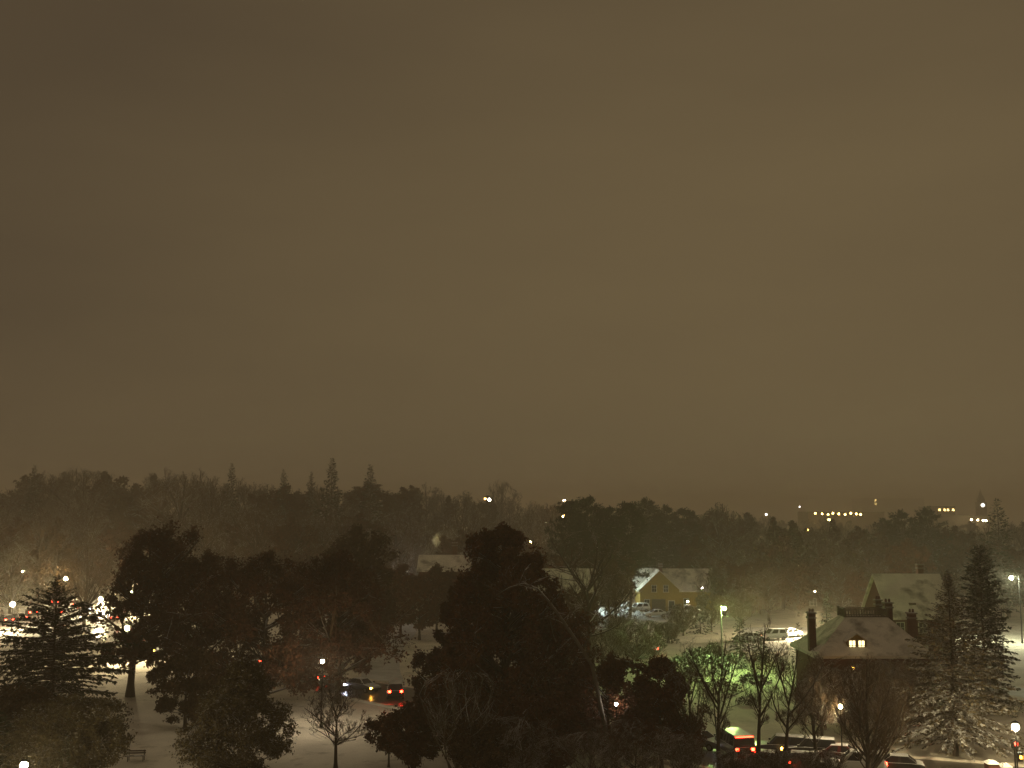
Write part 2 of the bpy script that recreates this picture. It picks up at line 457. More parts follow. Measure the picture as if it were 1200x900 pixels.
ENV = {
 'round': lambda s: np.sqrt(np.clip(1-(2*s-1)**2, 0, 1))**0.8,
 'broad': lambda s: np.clip(1.25*np.sqrt(np.clip(s, 0, 1)+0.05)*np.sqrt(np.clip(1-s, 0, 1))*1.7, 0, 1),
 'egg': lambda s: np.clip((s+0.12)/0.35, 0, 1)**0.6*np.clip((1-s)/0.72, 0, 1)**0.75,
 'cone': lambda s: np.clip((s+0.15)/0.25, 0, 1)**0.5*np.clip((1.02-s), 0, 1)**0.80,
 'dome': lambda s: np.clip((s+0.10)/0.3, 0, 1)**0.5*np.clip((1.0-s)/0.72, 0, 1)**0.55,
 'vase': lambda s: np.clip(0.15+1.05*s, 0, 1)*np.sqrt(np.clip((1-s)/0.45, 0.02, 1)),
}
def deciduous(seed, h, R0, cb, env='round', n1=26, m2=7, m3=6, m4=5, tr=0.28, rise=0.9, leaves=0, leaf=0.2,
              fork=None, bark=None, twig=None, leafm=None, up=0.35, twig_r=0.02, lumpy=0.25, lean=(0, 0), stems=1, thick=0.5, ttop=None):
    ttop = ttop or (0.9 if env in ('cone', 'egg', 'dome') else 0.62)
    rg = np.random.default_rng(seed)
    E = ENV[env]
    ph = rg.uniform(0, 6.28, 6)
    def radius(z, th):
        s = (z-cb)/(h-cb)
        lump = 1 + lumpy*(np.sin(2*th+ph[0]+3*s)*0.5 + np.sin(3*th+ph[1]-7*s)*0.4 + np.sin(5*th+ph[2]+11*s)*0.35)
        return R0*E(np.clip(s, 0, 1))*lump
    fork = cb if fork is None else fork
    lean = np.array([lean[0], lean[1], 0.0])
    def trunk_at(z):
        q = np.clip(z/h, 0, 1)[..., None]
        wig = np.stack([np.sin(q[..., 0]*5+ph[3]), np.cos(q[..., 0]*4+ph[4]), 0*q[..., 0]], -1)*0.012*h*q
        return np.concatenate([np.zeros_like(q), np.zeros_like(q), q*h], -1) + wig + lean*q*q
    # trunk
    zz = np.linspace(0, h*ttop, 9)
    tp = trunk_at(zz)
    tparts = []
    trad = tr*(1-0.92*zz/(h*ttop))**0.7 + 0.015; trad[0] *= 1.35
    for k in range(8):
        tparts.append(tubes(tp[k:k+1], (tp[k:k+1]+tp[k+1:k+2])/2, tp[k+1:k+2], trad[k:k+1], trad[k+1:k+2], 1, 7))
    # limbs
    s = (np.arange(n1)+rg.uniform(0, 1, n1))/n1
    z = cb + (h-cb)*np.clip(0.04+0.93*s+rg.normal(0, 0.05, n1), 0.02, 0.99)
    th = np.arange(n1)*2.39996 + rg.uniform(-0.5, 0.5, n1)
    r = radius(z, th)*rg.uniform(0.50, 1.0, n1)
    B = trunk_at(z) + np.stack([r*np.cos(th), r*np.sin(th), 0*r], -1)
    za = np.clip(z - r*rise*rg.uniform(0.8, 1.2, n1), fork*rg.uniform(0.85, 1.15, n1), h*ttop*0.97)
    A = trunk_at(za)
    C = (A+B)/2; C[:, 2] += 0.10*(B[:, 2]-A[:, 2])*0; C += np.stack([np.cos(th), np.sin(th), 0*th], -1)*(r*0.12)[:, None]
    C += rg.normal(0, 0.11, (n1, 3))*r[:, None]
    L1 = np.linalg.norm(B-A, axis=1)
    ra = np.minimum(tr*thick, 0.02+0.022*L1*tr/0.28); 
    tparts.append(tubes(A, C, B, ra, ra*0.35, 5, 5))
    tv, tf = merge(tparts)
    trunk = np_mesh('trunk', tv, tf, bark or M_BARK)
    # branches
    cparts = []
    cur = (A, C, B, L1, ra)
    lv = None
    for lvl, (m, ratio, K, sd) in enumerate(((m2, 0.50, 3, 4), (m3, 0.48, 2 if m4 else 1, 3), (m4, 0.55, 1, 3))):
        if m <= 0: break
        A0, C0, B0, L0, r0 = [np.repeat(a, m, 0) for a in cur]
        N = len(A0)
        t = rg.uniform(0.25, 1.0, N)
        st = bez(A0, C0, B0, t)
        dirp = unit(2*(1-t)[:, None]*(C0-A0) + 2*t[:, None]*(B0-C0))
        rnd = unit(rg.normal(0, 1, (N, 3)))
        d = unit(dirp*0.75 + rnd*0.85 + np.array([0, 0, up]))
        ln = L0*ratio*rg.uniform(0.6, 1.25, N)*(1.15-0.45*t)
        ln = np.clip(ln, 0.25, None)
        en = st + d*ln[:, None]
        # keep inside the crown
        ax = trunk_at(en[:, 2]); dx = en-ax; rr = np.hypot(dx[:, 0], dx[:, 1]); tt = np.arctan2(dx[:, 1], dx[:, 0])
        mx = radius(np.clip(en[:, 2], cb, h), tt)*rg.uniform(0.72, 1.14, N) + 0.3*rg.uniform(0.2, 1.5, N)
        k = np.minimum(1, mx/np.maximum(rr, 1e-3))
        en[:, 0] = ax[:, 0]+dx[:, 0]*k; en[:, 1] = ax[:, 1]+dx[:, 1]*k
        hm = h*rg.uniform(0.86, 1.04, N); over = en[:, 2] > hm
        en[over] = st[over] + (en[over]-st[over])*np.clip((hm[over]-st[over][:, 2])/np.maximum(en[over][:, 2]-st[over][:, 2], 1e-3), 0.12, 1)[:, None]
        en[:, 2] = np.maximum(en[:, 2], cb*rg.uniform(0.75, 1.0, N))
        mid = (st+en)/2 + rnd*0.16*ln[:, None]; mid[:, 2] += 0.04*ln
        rs = np.maximum(r0*(1-0.6*t)*0.55, twig_r)
        cparts.append(tubes(st, mid, en, rs, np.maximum(rs*0.4, twig_r*0.6), K, sd))
        cur = (st, mid, en, ln, rs)
    cv, cf = merge(cparts)
    mats = [twig or M_TWIG]
    if leaves:
        A0, C0, B0, L0, r0 = cur
        N = len(A0); n = N*leaves
        idx = np.repeat(np.arange(N), leaves)
        t = rg.uniform(0.2, 1.08, n)
        c = bez(A0[idx], C0[idx], B0[idx], t) + rg.normal(0, 0.24, (n, 3))*np.clip(L0[idx], 0.6, 1.6)[:, None]
        d = unit(rg.normal(0, 1, (n, 3)) + np.array([0, 0, -0.35]))
        upv = unit(rg.normal(0, 1, (n, 3)) + np.array([0, 0, 0.6]))
        sz = leaf*rg.uniform(0.6, 1.3, n)
        lvv, lff = tri_leaves(c, d, upv, sz*1.22, sz*0.98)
        crown = np_mesh('crown', np.concatenate([cv, lvv]), cf+[lff+len(cv)], twig or M_TWIG)
        crown.materials.append(leafm or M_OAK)
        nb = sum(len(f) for f in cf)
        mi = np.zeros(len(crown.polygons), np.int32); mi[nb:] = 1
        crown.polygons.foreach_set('material_index', mi)
    else:
        crown = np_mesh('crown', cv, cf, twig or M_TWIG)
    return trunk, crown, h

def conifer(seed, h, R0, cb=0.08, dens=5.0, needle=None, droop=0.35, power=0.85, spray=0.6, sprays=16, tr=0.2, bulge=0.0, gap=0.15, flat=0.6):
    rg = np.random.default_rng(seed)
    zc = cb*h
    nb = int(dens*h)
    s = (np.arange(nb)+rg.uniform(0, 1, nb))/nb
    z = zc + (h-zc)*s**0.95
    th = np.arange(nb)*2.39996 + rg.uniform(-0.6, 0.6, nb)
    q = (z-zc)/(h-zc)
    ln = R0*(np.clip(1-q, 0, 1)**power*(1+bulge*np.sin(np.pi*q)) + 0.02)*rg.uniform(1-2*gap, 1+gap, nb)
    ln *= np.clip((q+0.10)/0.16, 0.5, 1)
    ln = np.maximum(ln, 0.15)
    o = np.stack([np.cos(th), np.sin(th), 0*th], -1)
    A = np.stack([0*z, 0*z, z], -1)
    dz = (-droop*(1-q) + 0.45*q)*ln*rg.uniform(0.6, 1.4, nb)
    B = A + o*ln[:, None] + np.stack([0*z, 0*z, dz], -1)
    C = A + o*(ln*0.5)[:, None] + np.stack([0*z, 0*z, dz*0.25+0.06*ln], -1)
    zz = np.linspace(0, h*0.98, 7)
    tp = np.stack([0*zz, 0*zz, zz], -1); trd = tr*(1-zz/h)+0.015
    tparts = [tubes(tp[k:k+1], (tp[k:k+1]+tp[k+1:k+2])/2, tp[k+1:k+2], trd[k:k+1], trd[k+1:k+2], 1, 7) for k in range(6)]
    tv, tf = merge(tparts)
    trunk = np_mesh('trunk', tv, tf, M_BARK)
    bv, bf = tubes(A, C, B, 0.02+0.012*ln, np.full(nb, 0.012), 3, 3)
    cnt = np.maximum(5, (sprays*ln/R0*1.2).astype(int) + 4)
    idx = np.repeat(np.arange(nb), cnt); n = len(idx)
    t = rg.uniform(0.12, 1.0, n)**0.8
    c = bez(A[idx], C[idx], B[idx], t)
    fw = unit(2*(1-t)[:, None]*(C[idx]-A[idx]) + 2*t[:, None]*(B[idx]-C[idx]))
    side = np.cross(fw, np.array([0, 0, 1.0]))*rg.choice([-1, 1], n)[:, None]
    d = unit(fw*rg.uniform(0.3, 1.1, n)[:, None] + unit(side)*rg.uniform(0.2, 1.1, n)[:, None] + np.stack([0*t, 0*t, rg.normal(-0.25, 0.3, n)], -1))
    upv = unit(np.array([0, 0, 0.8]) + rg.normal(0, flat, (n, 3)))
    sl = spray*rg.uniform(0.5, 1.25, n)*(0.45+0.75*np.clip(ln[idx]/R0, 0, 1))
    lv, lf = blades(c, d, upv, sl, sl*rg.uniform(0.25, 0.5, n))
    crown = np_mesh('crown', np.concatenate([bv, lv]), [bf, lf+len(bv)], M_TWIG)
    crown.materials.append(needle or M_SPRUCE)
    mi = np.zeros(len(crown.polygons), np.int32); mi[len(bf):] = 1
    crown.polygons.foreach_set('material_index', mi)
    return trunk, crown, h

def pine(seed, h, R0, cb=0.35, needle=None, n1=34, tufts=22, tr=0.3):
    rg = np.random.default_rng(seed)
    s = (np.arange(n1)+rg.uniform(0, 1, n1))/n1
    z = h*(cb+(0.98-cb)*s)
    th = np.arange(n1)*2.39996+rg.uniform(-0.8, 0.8, n1)
    ln = R0*(0.35+0.65*np.sqrt(np.clip(1-s, 0, 1)))*rg.uniform(0.5, 1.15, n1)*np.clip(0.5+s*2, 0, 1)
    ln[s > 0.93] *= 0.5
    o = np.stack([np.cos(th), np.sin(th), 0*th], -1)
    A = np.stack([0*z, 0*z, z], -1)
    up = ln*(0.05+0.35*s)
    B = A+o*ln[:, None]+np.stack([0*z, 0*z, up], -1)
    C = A+o*(ln*.55)[:, None]
    zz = np.linspace(0, h*0.97, 7); tp = np.stack([0.015*h*np.sin(zz/h*5), 0*zz, zz], -1); trd = tr*(1-zz/h)+0.03
    tv, tf = merge([tubes(tp[k:k+1], (tp[k:k+1]+tp[k+1:k+2])/2, tp[k+1:k+2], trd[k:k+1], trd[k+1:k+2], 1, 7) for k in range(6)])
    trunk = np_mesh('trunk', tv, tf, M_BARK)
    bv, bf = tubes(A, C, B, 0.03+0.012*ln, np.full(n1, 0.02), 3, 4)
    m = tufts
    idx = np.repeat(np.arange(n1), m); n = len(idx)
    t = rg.uniform(0.3, 1.05, n)
    c = bez(A[idx], C[idx], B[idx], t)
    side = np.cross(o[idx], np.array([0, 0, 1.0]))
    c = c+side*(rg.normal(0, 0.24, n)*ln[idx])[:, None]+np.stack([0*t, 0*t, rg.normal(0.1, 0.22, n)], -1)
    k = 9
    cc = np.repeat(c, k, 0)+rg.normal(0, 0.22, (n*k, 3))*np.array([1, 1, 0.55])
    d = unit(np.repeat(o[idx], k, 0)*0.4+rg.normal(0, 0.7, (n*k, 3))+np.array([0, 0, 0.25]))
    sl = rg.uniform(0.35, 0.75, n*k)
    lv, lf = blades(cc, d, unit(rg.normal(0, 0.6, (n*k, 3))+np.array([0, 0, 1.0])), sl, sl*0.34)
    crown = np_mesh('crown', np.concatenate([bv, lv]), [bf, lf+len(bv)], M_TWIG)
    crown.materials.append(needle or M_PINE)
    mi = np.zeros(len(crown.polygons), np.int32); mi[len(bf):] = 1
    crown.polygons.foreach_set('material_index', mi)
    return trunk, crown, h

def shrub(seed, R0, h, leafm, n=900, leaf=0.22, twig=None):
    """low dome of leaf sprays on a few stems"""
    rg = np.random.default_rng(seed)
    ns = 14
    th = np.arange(ns)*2.39996; rr = R0*0.75*np.sqrt(rg.uniform(0.05, 1, ns))
    B = np.stack([rr*np.cos(th), rr*np.sin(th), h*0.85*np.sqrt(np.clip(1-(rr/R0)**2, 0.1, 1))], -1)
    A = np.stack([0.15*R0*np.cos(th), 0.15*R0*np.sin(th), 0*th], -1); C = (A+B)/2; C[:, 2] += 0.1*h
    bv, bf = tubes(A, C, B, np.full(ns, 0.035), np.full(ns, 0.012), 3, 4)
    stems = np_mesh('stems', bv, [bf], twig or M_TWIG)
    u = unit(rg.normal(0, 1, (n, 3))); u[:, 2] = np.abs(u[:, 2])
    lump = 1+0.22*np.sin(4*u[:, 0]*3+seed)*np.cos(5*u[:, 1]*2+seed*2)
    rad = rg.uniform(0.45, 1.0, n)**0.5*lump
    c = u*rad[:, None]*np.array([R0, R0, h])
    d = unit(u+rg.normal(0, 0.5, (n, 3)))
    sl = leaf*rg.uniform(0.6, 1.4, n)
    lv, lf = blades(c, d, unit(rg.normal(0, 0.6, (n, 3))+np.array([0, 0, 1])), sl, sl*0.6)
    crown = np_mesh('foliage', lv, [lf], leafm)
    return stems, crown

def put(name, meshes, loc, scale=1.0, rz=0.0, label=None, cat='tree', group=None, parts=('trunk', 'crown')):
    o = thing(name, label, cat, loc, rz, group)
    sc = scale if isinstance(scale, tuple) else (scale, scale, scale)
    o.scale = sc
    for pn, me in zip(parts, meshes[:2]):
        link(pn, me, o)
    return o
def ground_at(px, D):
    x = X(px, D)
    return (x, D, gzf(x, D))

# ------------------------------------------------------------------ near trees, each its own growth
def near(name, kind, px, D, top, hw, label, cbpy=None, rz=0.0, seed=1, group=None, cat='tree', **k):
    g = ground_at(px, D)
    h = Z(top, D) - g[2]
    Rr = hw*D/F*(1.18 if kind == 'dec' else 1.08)
    if kind == 'dec':
        cb = max(0.3, Z(cbpy, D) - g[2]) if cbpy else 0.25*h
        ms = deciduous(seed, h, Rr, cb, **k)
    elif kind == 'con':
        ms = conifer(seed, h, Rr, **k)
    else:
        ms = pine(seed, h, Rr, **k)
    return put(name, ms, g, 1.0, rz, label, cat, group)

OAK = dict(n1=34, m2=7, m3=7, m4=0, leaves=19, leaf=0.25, leafm=M_OAK, lumpy=0.45, tr=0.34, rise=0.6)
# left edge and lawn
near('evergreen_tree', 'con', 66, 112, 676, 70, 'broad dark evergreen on the left lawn before the bright street', seed=11, cb=0.02, dens=26, needle=M_YEW, flat=1.4, droop=0.25, power=0.85, spray=0.48, sprays=100, tr=0.3, bulge=0.45, gap=0.32)
near('evergreen_tree', 'con', -2, 84, 822, 30, 'dark evergreen cut by the lower left corner of the view', seed=12, cb=0.02, dens=16, needle=M_YEW, flat=1.4, droop=0.3, power=0.7, spray=0.5, sprays=20, bulge=0.3)
near('small_tree', 'dec', 96, 86, 818, 58, 'rounded olive twiggy tree low on the left lawn below the dark evergreen', cbpy=905, seed=13, env='round', n1=34, m2=8, m3=8, m4=0, leaves=18, leaf=0.15, leafm=M_PALE, tr=0.12, rise=0.9, twig=M_TWIG_SN, twig_r=0.013, up=0.15, lumpy=0.35)
near('young_conifer', 'con', 85, 80, 866, 9, 'thin dark young conifer at the bottom edge before the olive tree', seed=14, cb=0.03, dens=14, needle=M_YEW, flat=1.4, spray=0.3, sprays=10, tr=0.06)
near('leafy_tree', 'dec', 157, 124, 612, 44, 'tall brown leafed tree with bare straight trunk on the snowy lawn', cbpy=790, seed=15, env='round', lean=(4.2, 0), fork=4.0, n1=34, m2=7, m3=7, m4=0, leaves=13, leaf=0.27, leafm=M_OAK, tr=0.42, rise=0.7, lumpy=0.4)
near('oak_tree', 'dec', 238, 128, 648, 52, 'dark brown leafed oak just right of the tall bare trunked tree', cbpy=800, seed=16, env='broad', **OAK)
near('oak_tree', 'dec', 312, 118, 652, 78, 'broadest dark brown oak in the clump left of the lamp lit cars', cbpy=812, seed=17, env='broad', **OAK)
near('oak_tree', 'dec', 398, 120, 650, 62, 'dark brown oak overhanging the lamp lit cars on the road', cbpy=788, seed=18, env='broad', **OAK)
near('oak_tree', 'dec', 420, 148, 622, 50, 'brown oak standing behind the clump with small lights shining through', cbpy=760, seed=19, env='round', n1=28, m2=6, m3=6, m4=0, leaves=16, leaf=0.36, leafm=M_BEECH, tr=0.35, rise=0.6)
near('oak_tree', 'dec', 222, 106, 762, 38, 'low spreading brown leafed tree at the left edge of the oak clump', cbpy=846, seed=20, env='broad', n1=20, m2=6, m3=6, m4=0, leaves=22, leaf=0.24, leafm=M_BEECH, tr=0.18, rise=0.4)
near('small_tree', 'dec', 287, 86, 772, 58, 'grey green twiggy tree dusted with snow before the broadest oak', cbpy=900, seed=21, env='egg', n1=38, m2=8, m3=8, m4=0, leaves=18, leaf=0.15, leafm=M_PALE, tr=0.13, rise=0.7, twig=M_TWIG_SN, twig_r=0.013, up=0.1, lumpy=0.4)
near('small_bare_tree', 'dec', 397, 90.5, 800, 38, 'small bare tree alone on the snow below the lamp lit cars', cbpy=868, seed=22, env='round', n1=16, m2=6, m3=5, m4=4, tr=0.15, rise=0.75, fork=1.9, twig_r=0.014, up=0.3)
# the big tree in the middle
near('great_tree', 'dec', 592, 96, 614, 88, 'huge dark reddish brown pointed tree in the middle foreground', cbpy=872, seed=23, env='dome', n1=80, m2=8, m3=7, m4=0, leaves=17, leaf=0.23, leafm=M_OAK_R, tr=0.45, rise=0.7, lumpy=0.45)
near('leafy_tree', 'dec', 532, 99, 690, 42, 'dark brown tree merging into the left side of the huge pointed tree', cbpy=850, seed=24, env='egg', n1=34, m2=7, m3=7, m4=0, leaves=24, leaf=0.23, leafm=M_OAK, tr=0.25, rise=0.6)
near('leafy_tree', 'dec', 645, 103, 690, 46, 'reddish brown tree merging into the right side of the huge pointed tree', cbpy=850, seed=25, env='egg', n1=34, m2=7, m3=7, m4=0, leaves=24, leaf=0.23, leafm=M_OAK_R, tr=0.25, rise=0.6)
near('small_tree', 'dec', 536, 83, 786, 70, 'pale bare vase shaped tree before the foot of the huge pointed tree', cbpy=880, seed=26, env='vase', n1=18, m2=5, m3=4, m4=2, tr=0.15, rise=2.0, fork=0.4, thick=0.55, bark=M_BARK_LT, twig=M_TWIG_SN, twig_r=0.014, up=0.6)
near('leafy_shrub', 'dec', 458, 91, 842, 22, 'small leafy tree beside the lit road left of the huge tree', cbpy=880, seed=27, env='round', n1=14, m2=5, m3=5, m4=0, leaves=14, leaf=0.2, leafm=M_OAK, tr=0.08, rise=0.6)
near('small_tree', 'dec', 612, 84, 842, 48, 'low twiggy tree at the bottom edge right of the pale vase tree', cbpy=900, seed=28, env='round', n1=24, m2=7, m3=6, m4=5, tr=0.1, rise=0.9, twig=M_TWIG, twig_r=0.013)
# middle right: bare trunks against the houses
near('bare_tree', 'dec', 690, 134, 622, 55, 'tall bare dark trunked tree left of the ochre gabled house', cbpy=735, seed=29, env='broad', n1=18, m2=6, m3=5, m4=5, tr=0.33, rise=1.3, fork=6.0, twig_r=0.02)
near('bare_tree', 'dec', 722, 175, 668, 30, 'slim bare tree before the snow covered cars by the ochre house', cbpy=735, seed=30, env='round', n1=14, m2=6, m3=5, m4=4, tr=0.2, rise=1.2, fork=3.0)
near('leafy_tree', 'dec', 712, 93, 772, 46, 'russet leafed round tree with a white globe lamp among its leaves', cbpy=880, seed=31, env='round', n1=32, m2=7, m3=7, m4=0, leaves=22, leaf=0.17, leafm=M_OAK_R, tr=0.16, rise=0.7)
near('leafy_tree', 'dec', 772, 89, 768, 50, 'russet leafed tree left of the red brake lights', cbpy=885, seed=32, env='egg', n1=34, m2=7, m3=7, m4=0, leaves=22, leaf=0.17, leafm=M_OAK_R, tr=0.16, rise=0.7)
near('leafy_tree', 'dec', 668, 97, 800, 34, 'low olive brown tree under the long pale leaning limb', cbpy=890, seed=33, env='round', n1=22, m2=6, m3=6, m4=0, leaves=14, leaf=0.2, leafm=M_BEECH, tr=0.12, rise=0.7)
near('leafy_tree', 'dec', 742, 78, 846, 42, 'twiggy tree rising from the bottom edge below the white globe lamp', cbpy=905, seed=34, env='round', n1=22, m2=6, m3=6, m4=4, tr=0.1, rise=0.9, twig_r=0.012)
# bottom right: bare stems in front of the traffic
BR = dict(m2=6, m3=5, m4=4, twig_r=0.011, up=0.35)
near('bare_tree', 'dec', 838, 83, 742, 44, 'bare many stemmed tree before the red brake lights', cbpy=862, seed=41, env='vase', n1=14, tr=0.19, rise=1.9, fork=0.9, thick=0.6, **BR)
near('bare_tree', 'dec', 884, 82, 726, 34, 'slender bare tree with forked dark stem right of the red brake lights', cbpy=850, seed=42, env='vase', n1=11, tr=0.2, rise=2.1, fork=1.8, thick=0.6, lean=(0.6, 0), **BR)
near('bare_tree', 'dec', 914, 80, 752, 46, 'bare tree with wide leaning limbs before the green lit garden', cbpy=862, seed=43, env='vase', n1=11, tr=0.2, rise=1.3, fork=1.4, thick=0.7, lean=(1.0, 0), **BR)
near('bare_tree', 'dec', 1010, 86, 770, 70, 'wide fan shaped bare tree in front of the lit dormer window', cbpy=880, seed=44, env='vase', n1=30, m2=7, m3=6, m4=5, tr=0.22, rise=1.5, fork=0.5, thick=0.5, twig_r=0.012, up=0.5)
near('bare_tree', 'dec', 958, 95, 770, 40, 'reddish bare tree against the brick corner of the house', cbpy=850, seed=45, env='egg', n1=20, m2=7, m3=6, m4=4, tr=0.14, rise=1.2, twig_r=0.013)
near('bare_tree', 'dec', 1058, 98, 772, 44, 'twiggy bare tree before the right corner of the brick house', cbpy=850, seed=46, env='round', n1=30, m2=8, m3=7, m4=6, tr=0.13, rise=1.0, twig_r=0.013)
near('bare_tree', 'dec', 985, 104, 792, 42, 'low twiggy tree screening the brick house door', cbpy=840, seed=47, env='round', n1=30, m2=8, m3=7, m4=6, tr=0.12, rise=1.0, twig_r=0.014)
near('bare_tree', 'dec', 952, 84, 768, 50, 'dark bare tree leaning right between the forked stem and fan tree', cbpy=872, seed=48, env='vase', n1=10, m2=6, m3=5, m4=4, tr=0.2, rise=1.3, fork=0.8, thick=0.7, lean=(-1.2, 0), twig_r=0.012, up=0.4)
near('bare_tree', 'dec', 806, 86, 768, 36, 'slim bare tree left of the many stemmed one by the brake lights', cbpy=868, seed=49, env='vase', n1=14, m2=6, m3=5, m4=4, tr=0.15, rise=2.2, fork=0.9, twig_r=0.012, up=0.5)
near('leafy_tree', 'dec', 640, 88, 815, 44, 'low dark russet tree at the right foot of the huge tree', cbpy=895, seed=50, env='round', n1=26, m2=7, m3=6, m4=0, leaves=18, leaf=0.18, leafm=M_OAK_R, tr=0.12, rise=0.7)
near('bare_tree', 'dec', 745, 152, 726, 40, 'wide bare tree on the lawn below the snowed in white car', cbpy=772, seed=67, env='round', n1=24, m2=7, m3=6, m4=5, tr=0.16, rise=1.0, twig_r=0.018)
near('leafy_tree', 'dec', 492, 176, 672, 30, 'dark red brown tree before the dark brick house', cbpy=735, seed=68, env='round', n1=24, m2=6, m3=6, m4=0, leaves=14, leaf=0.3, leafm=M_OAK_R, tr=0.2, rise=0.8)
near('leafy_tree', 'dec', 668, 160, 690, 34, 'dark brown tree before the low house roof', cbpy=748, seed=69, env='round', n1=24, m2=6, m3=6, m4=0, leaves=14, leaf=0.28, leafm=M_OAK, tr=0.2, rise=0.8)
for q, (px, D, top, hw, lab) in enumerate(((858, 80, 880, 26, 'twiggy bush at the bottom edge before the braking van'), (905, 79, 880, 26, 'twiggy bush at the bottom edge under the leaning limbs'),
        (958, 80, 882, 30, 'twiggy bush at the bottom edge before the white headlights'), (800, 80, 862, 30, 'twiggy bush at the bottom edge below the russet trees'), (690, 80, 858, 34, 'twiggy bush at the bottom edge left of the globe lamp'))):
    near('twiggy_bush', 'dec', px, D, top, hw, lab, cbpy=900, seed=210+q, env='round', n1=22, m2=6, m3=6, m4=4, tr=0.06, rise=1.2, fork=0.2, twig_r=0.010, cat='bush')
near('leafy_tree', 'dec', 700, 205, 648, 40, 'dark leafy tree before the foot of the pine stand', cbpy=712, seed=220, env='round', n1=24, m2=6, m3=6, m4=0, leaves=14, leaf=0.34, leafm=M_BEECH, tr=0.2, rise=0.8)
near('leafy_tree', 'dec', 640, 200, 652, 34, 'brown tree hiding the roofs right of the huge tree', cbpy=712, seed=221, env='round', n1=24, m2=6, m3=6, m4=0, leaves=14, leaf=0.32, leafm=M_OAK, tr=0.2, rise=0.8)
near('leafy_tree', 'dec', 512, 186, 664, 24, 'brown tree standing against the wall of the dark brick house', cbpy=728, seed=231, env='round', n1=24, m2=6, m3=6, m4=0, leaves=14, leaf=0.3, leafm=M_OAK, tr=0.2, rise=0.8)
near('leafy_tree', 'dec', 470, 180, 660, 26, 'reddish tree left of the dark brick house', cbpy=728, seed=232, env='egg', n1=24, m2=6, m3=6, m4=0, leaves=11, leaf=0.3, leafm=M_OAK_R, tr=0.2, rise=0.8)
for q, (px, D, top, hw, lab) in enumerate(((704, 146, 738, 30, 'twiggy thicket beside the tall bare dark trunked tree'), (726, 158, 722, 26, 'twiggy small tree below the cold white lamp'), (800, 182, 708, 20, 'brown thicket below the row of snowed in cars'),
        (833, 188, 694, 20, 'brown bare tree right of the row of snowed in cars'), (868, 196, 690, 22, 'bare tree behind the green lit pole'), (782, 172, 730, 16, 'low thicket on the bank below the ochre gable'), (655, 130, 742, 30, 'bare tree filling the gap right of the huge tree'))):
    near('bare_tree', 'dec', px, D, top, hw, lab, cbpy=None, seed=240+q, env='round', n1=26, m2=7, m3=6, m4=5, tr=0.12, rise=1.0, fork=0.6, twig_r=0.018)
near('leafy_tree', 'dec', 488, 88, 826, 32, 'low brown tree at the left foot of the huge tree below the tail lights', cbpy=892, seed=260, env='round', n1=24, m2=7, m3=6, m4=0, leaves=16, leaf=0.18, leafm=M_OAK, tr=0.1, rise=0.7)
near('leafy_tree', 'dec', 560, 82, 846, 40, 'low brown tree at the bottom edge before the huge tree', cbpy=900, seed=261, env='round', n1=24, m2=7, m3=6, m4=0, leaves=12, leaf=0.17, leafm=M_BEECH, tr=0.1, rise=0.7)
near('bare_tree', 'dec', 1032, 101, 776, 46, 'twiggy bare tree before the right half of the brick house', cbpy=848, seed=262, env='round', n1=30, m2=8, m3=7, m4=6, tr=0.12, rise=1.0, twig_r=0.015)
near('bare_tree', 'dec', 962, 106, 782, 36, 'twiggy bare tree before the left end of the brick house', cbpy=846, seed=263, env='round', n1=28, m2=8, m3=7, m4=6, tr=0.12, rise=1.0, twig_r=0.015)
near('leafy_tree', 'dec', 30, 92, 806, 40, 'low dark tree at the left edge below the broad evergreen', cbpy=884, seed=264, env='round', n1=24, m2=7, m3=6, m4=0, leaves=16, leaf=0.2, leafm=M_BEECH, tr=0.12, rise=0.7)
# spruces on the right
near('spruce_tree', 'con', 1112, 95, 668, 66, 'large snow dusted spruce with short bare trunk on the right lawn', seed=51, rz=0.5, cb=0.07, dens=28, needle=M_SPRUCE, droop=0.22, power=0.95, spray=0.34, sprays=110, flat=1.0, tr=0.25, bulge=0.12, gap=0.22)
near('spruce_tree', 'con', 1150, 114, 640, 34, 'tall darker spruce behind the right side of the large spruce', seed=52, cb=0.04, dens=26, needle=M_SPRUCE_D, droop=0.3, power=0.45, spray=0.36, sprays=70, flat=1.0, tr=0.25, gap=0.2)
near('conifer_tree', 'con', 1174, 205, 584, 27, 'tall conifer topping the treeline near the right edge below the steeple', seed=53, cb=0.1, dens=7, needle=M_PINE, droop=0.1, power=0.7, spray=0.9, sprays=22, tr=0.3, gap=0.3)
# garden conifers and shrubs behind the house
near('garden_spruce', 'con', 866, 158, 722, 15, 'narrow dark spruce beside the green lit pole', seed=54, cb=0.03, dens=14, needle=M_YEW, flat=1.4, spray=0.4, sprays=14, tr=0.1)
near('garden_spruce', 'con', 934, 142, 730, 20, 'small open spruce just left of the leftmost chimney', seed=55, cb=0.05, dens=9, needle=M_SPRUCE_D, droop=0.15, spray=0.5, sprays=14, tr=0.1, gap=0.3)
near('garden_spruce', 'con', 968, 146, 694, 16, 'pale snow laden young spruce behind the balustraded roof', seed=56, cb=0.08, dens=10, needle=M_SHRUB_SN, spray=0.5, sprays=12, tr=0.1)
near('garden_spruce', 'con', 890, 152, 738, 14, 'dark bushy spruce in front of the snowed in car', seed=57, cb=0.03, dens=12, needle=M_YEW, flat=1.4, power=0.5, spray=0.45, sprays=12, tr=0.1)
near('garden_spruce', 'con', 820, 185, 722, 18, 'dark low evergreen below the ochre house on the lawn', seed=58, cb=0.02, dens=12, needle=M_YEW, flat=1.4, power=0.5, spray=0.5, sprays=14, tr=0.1)
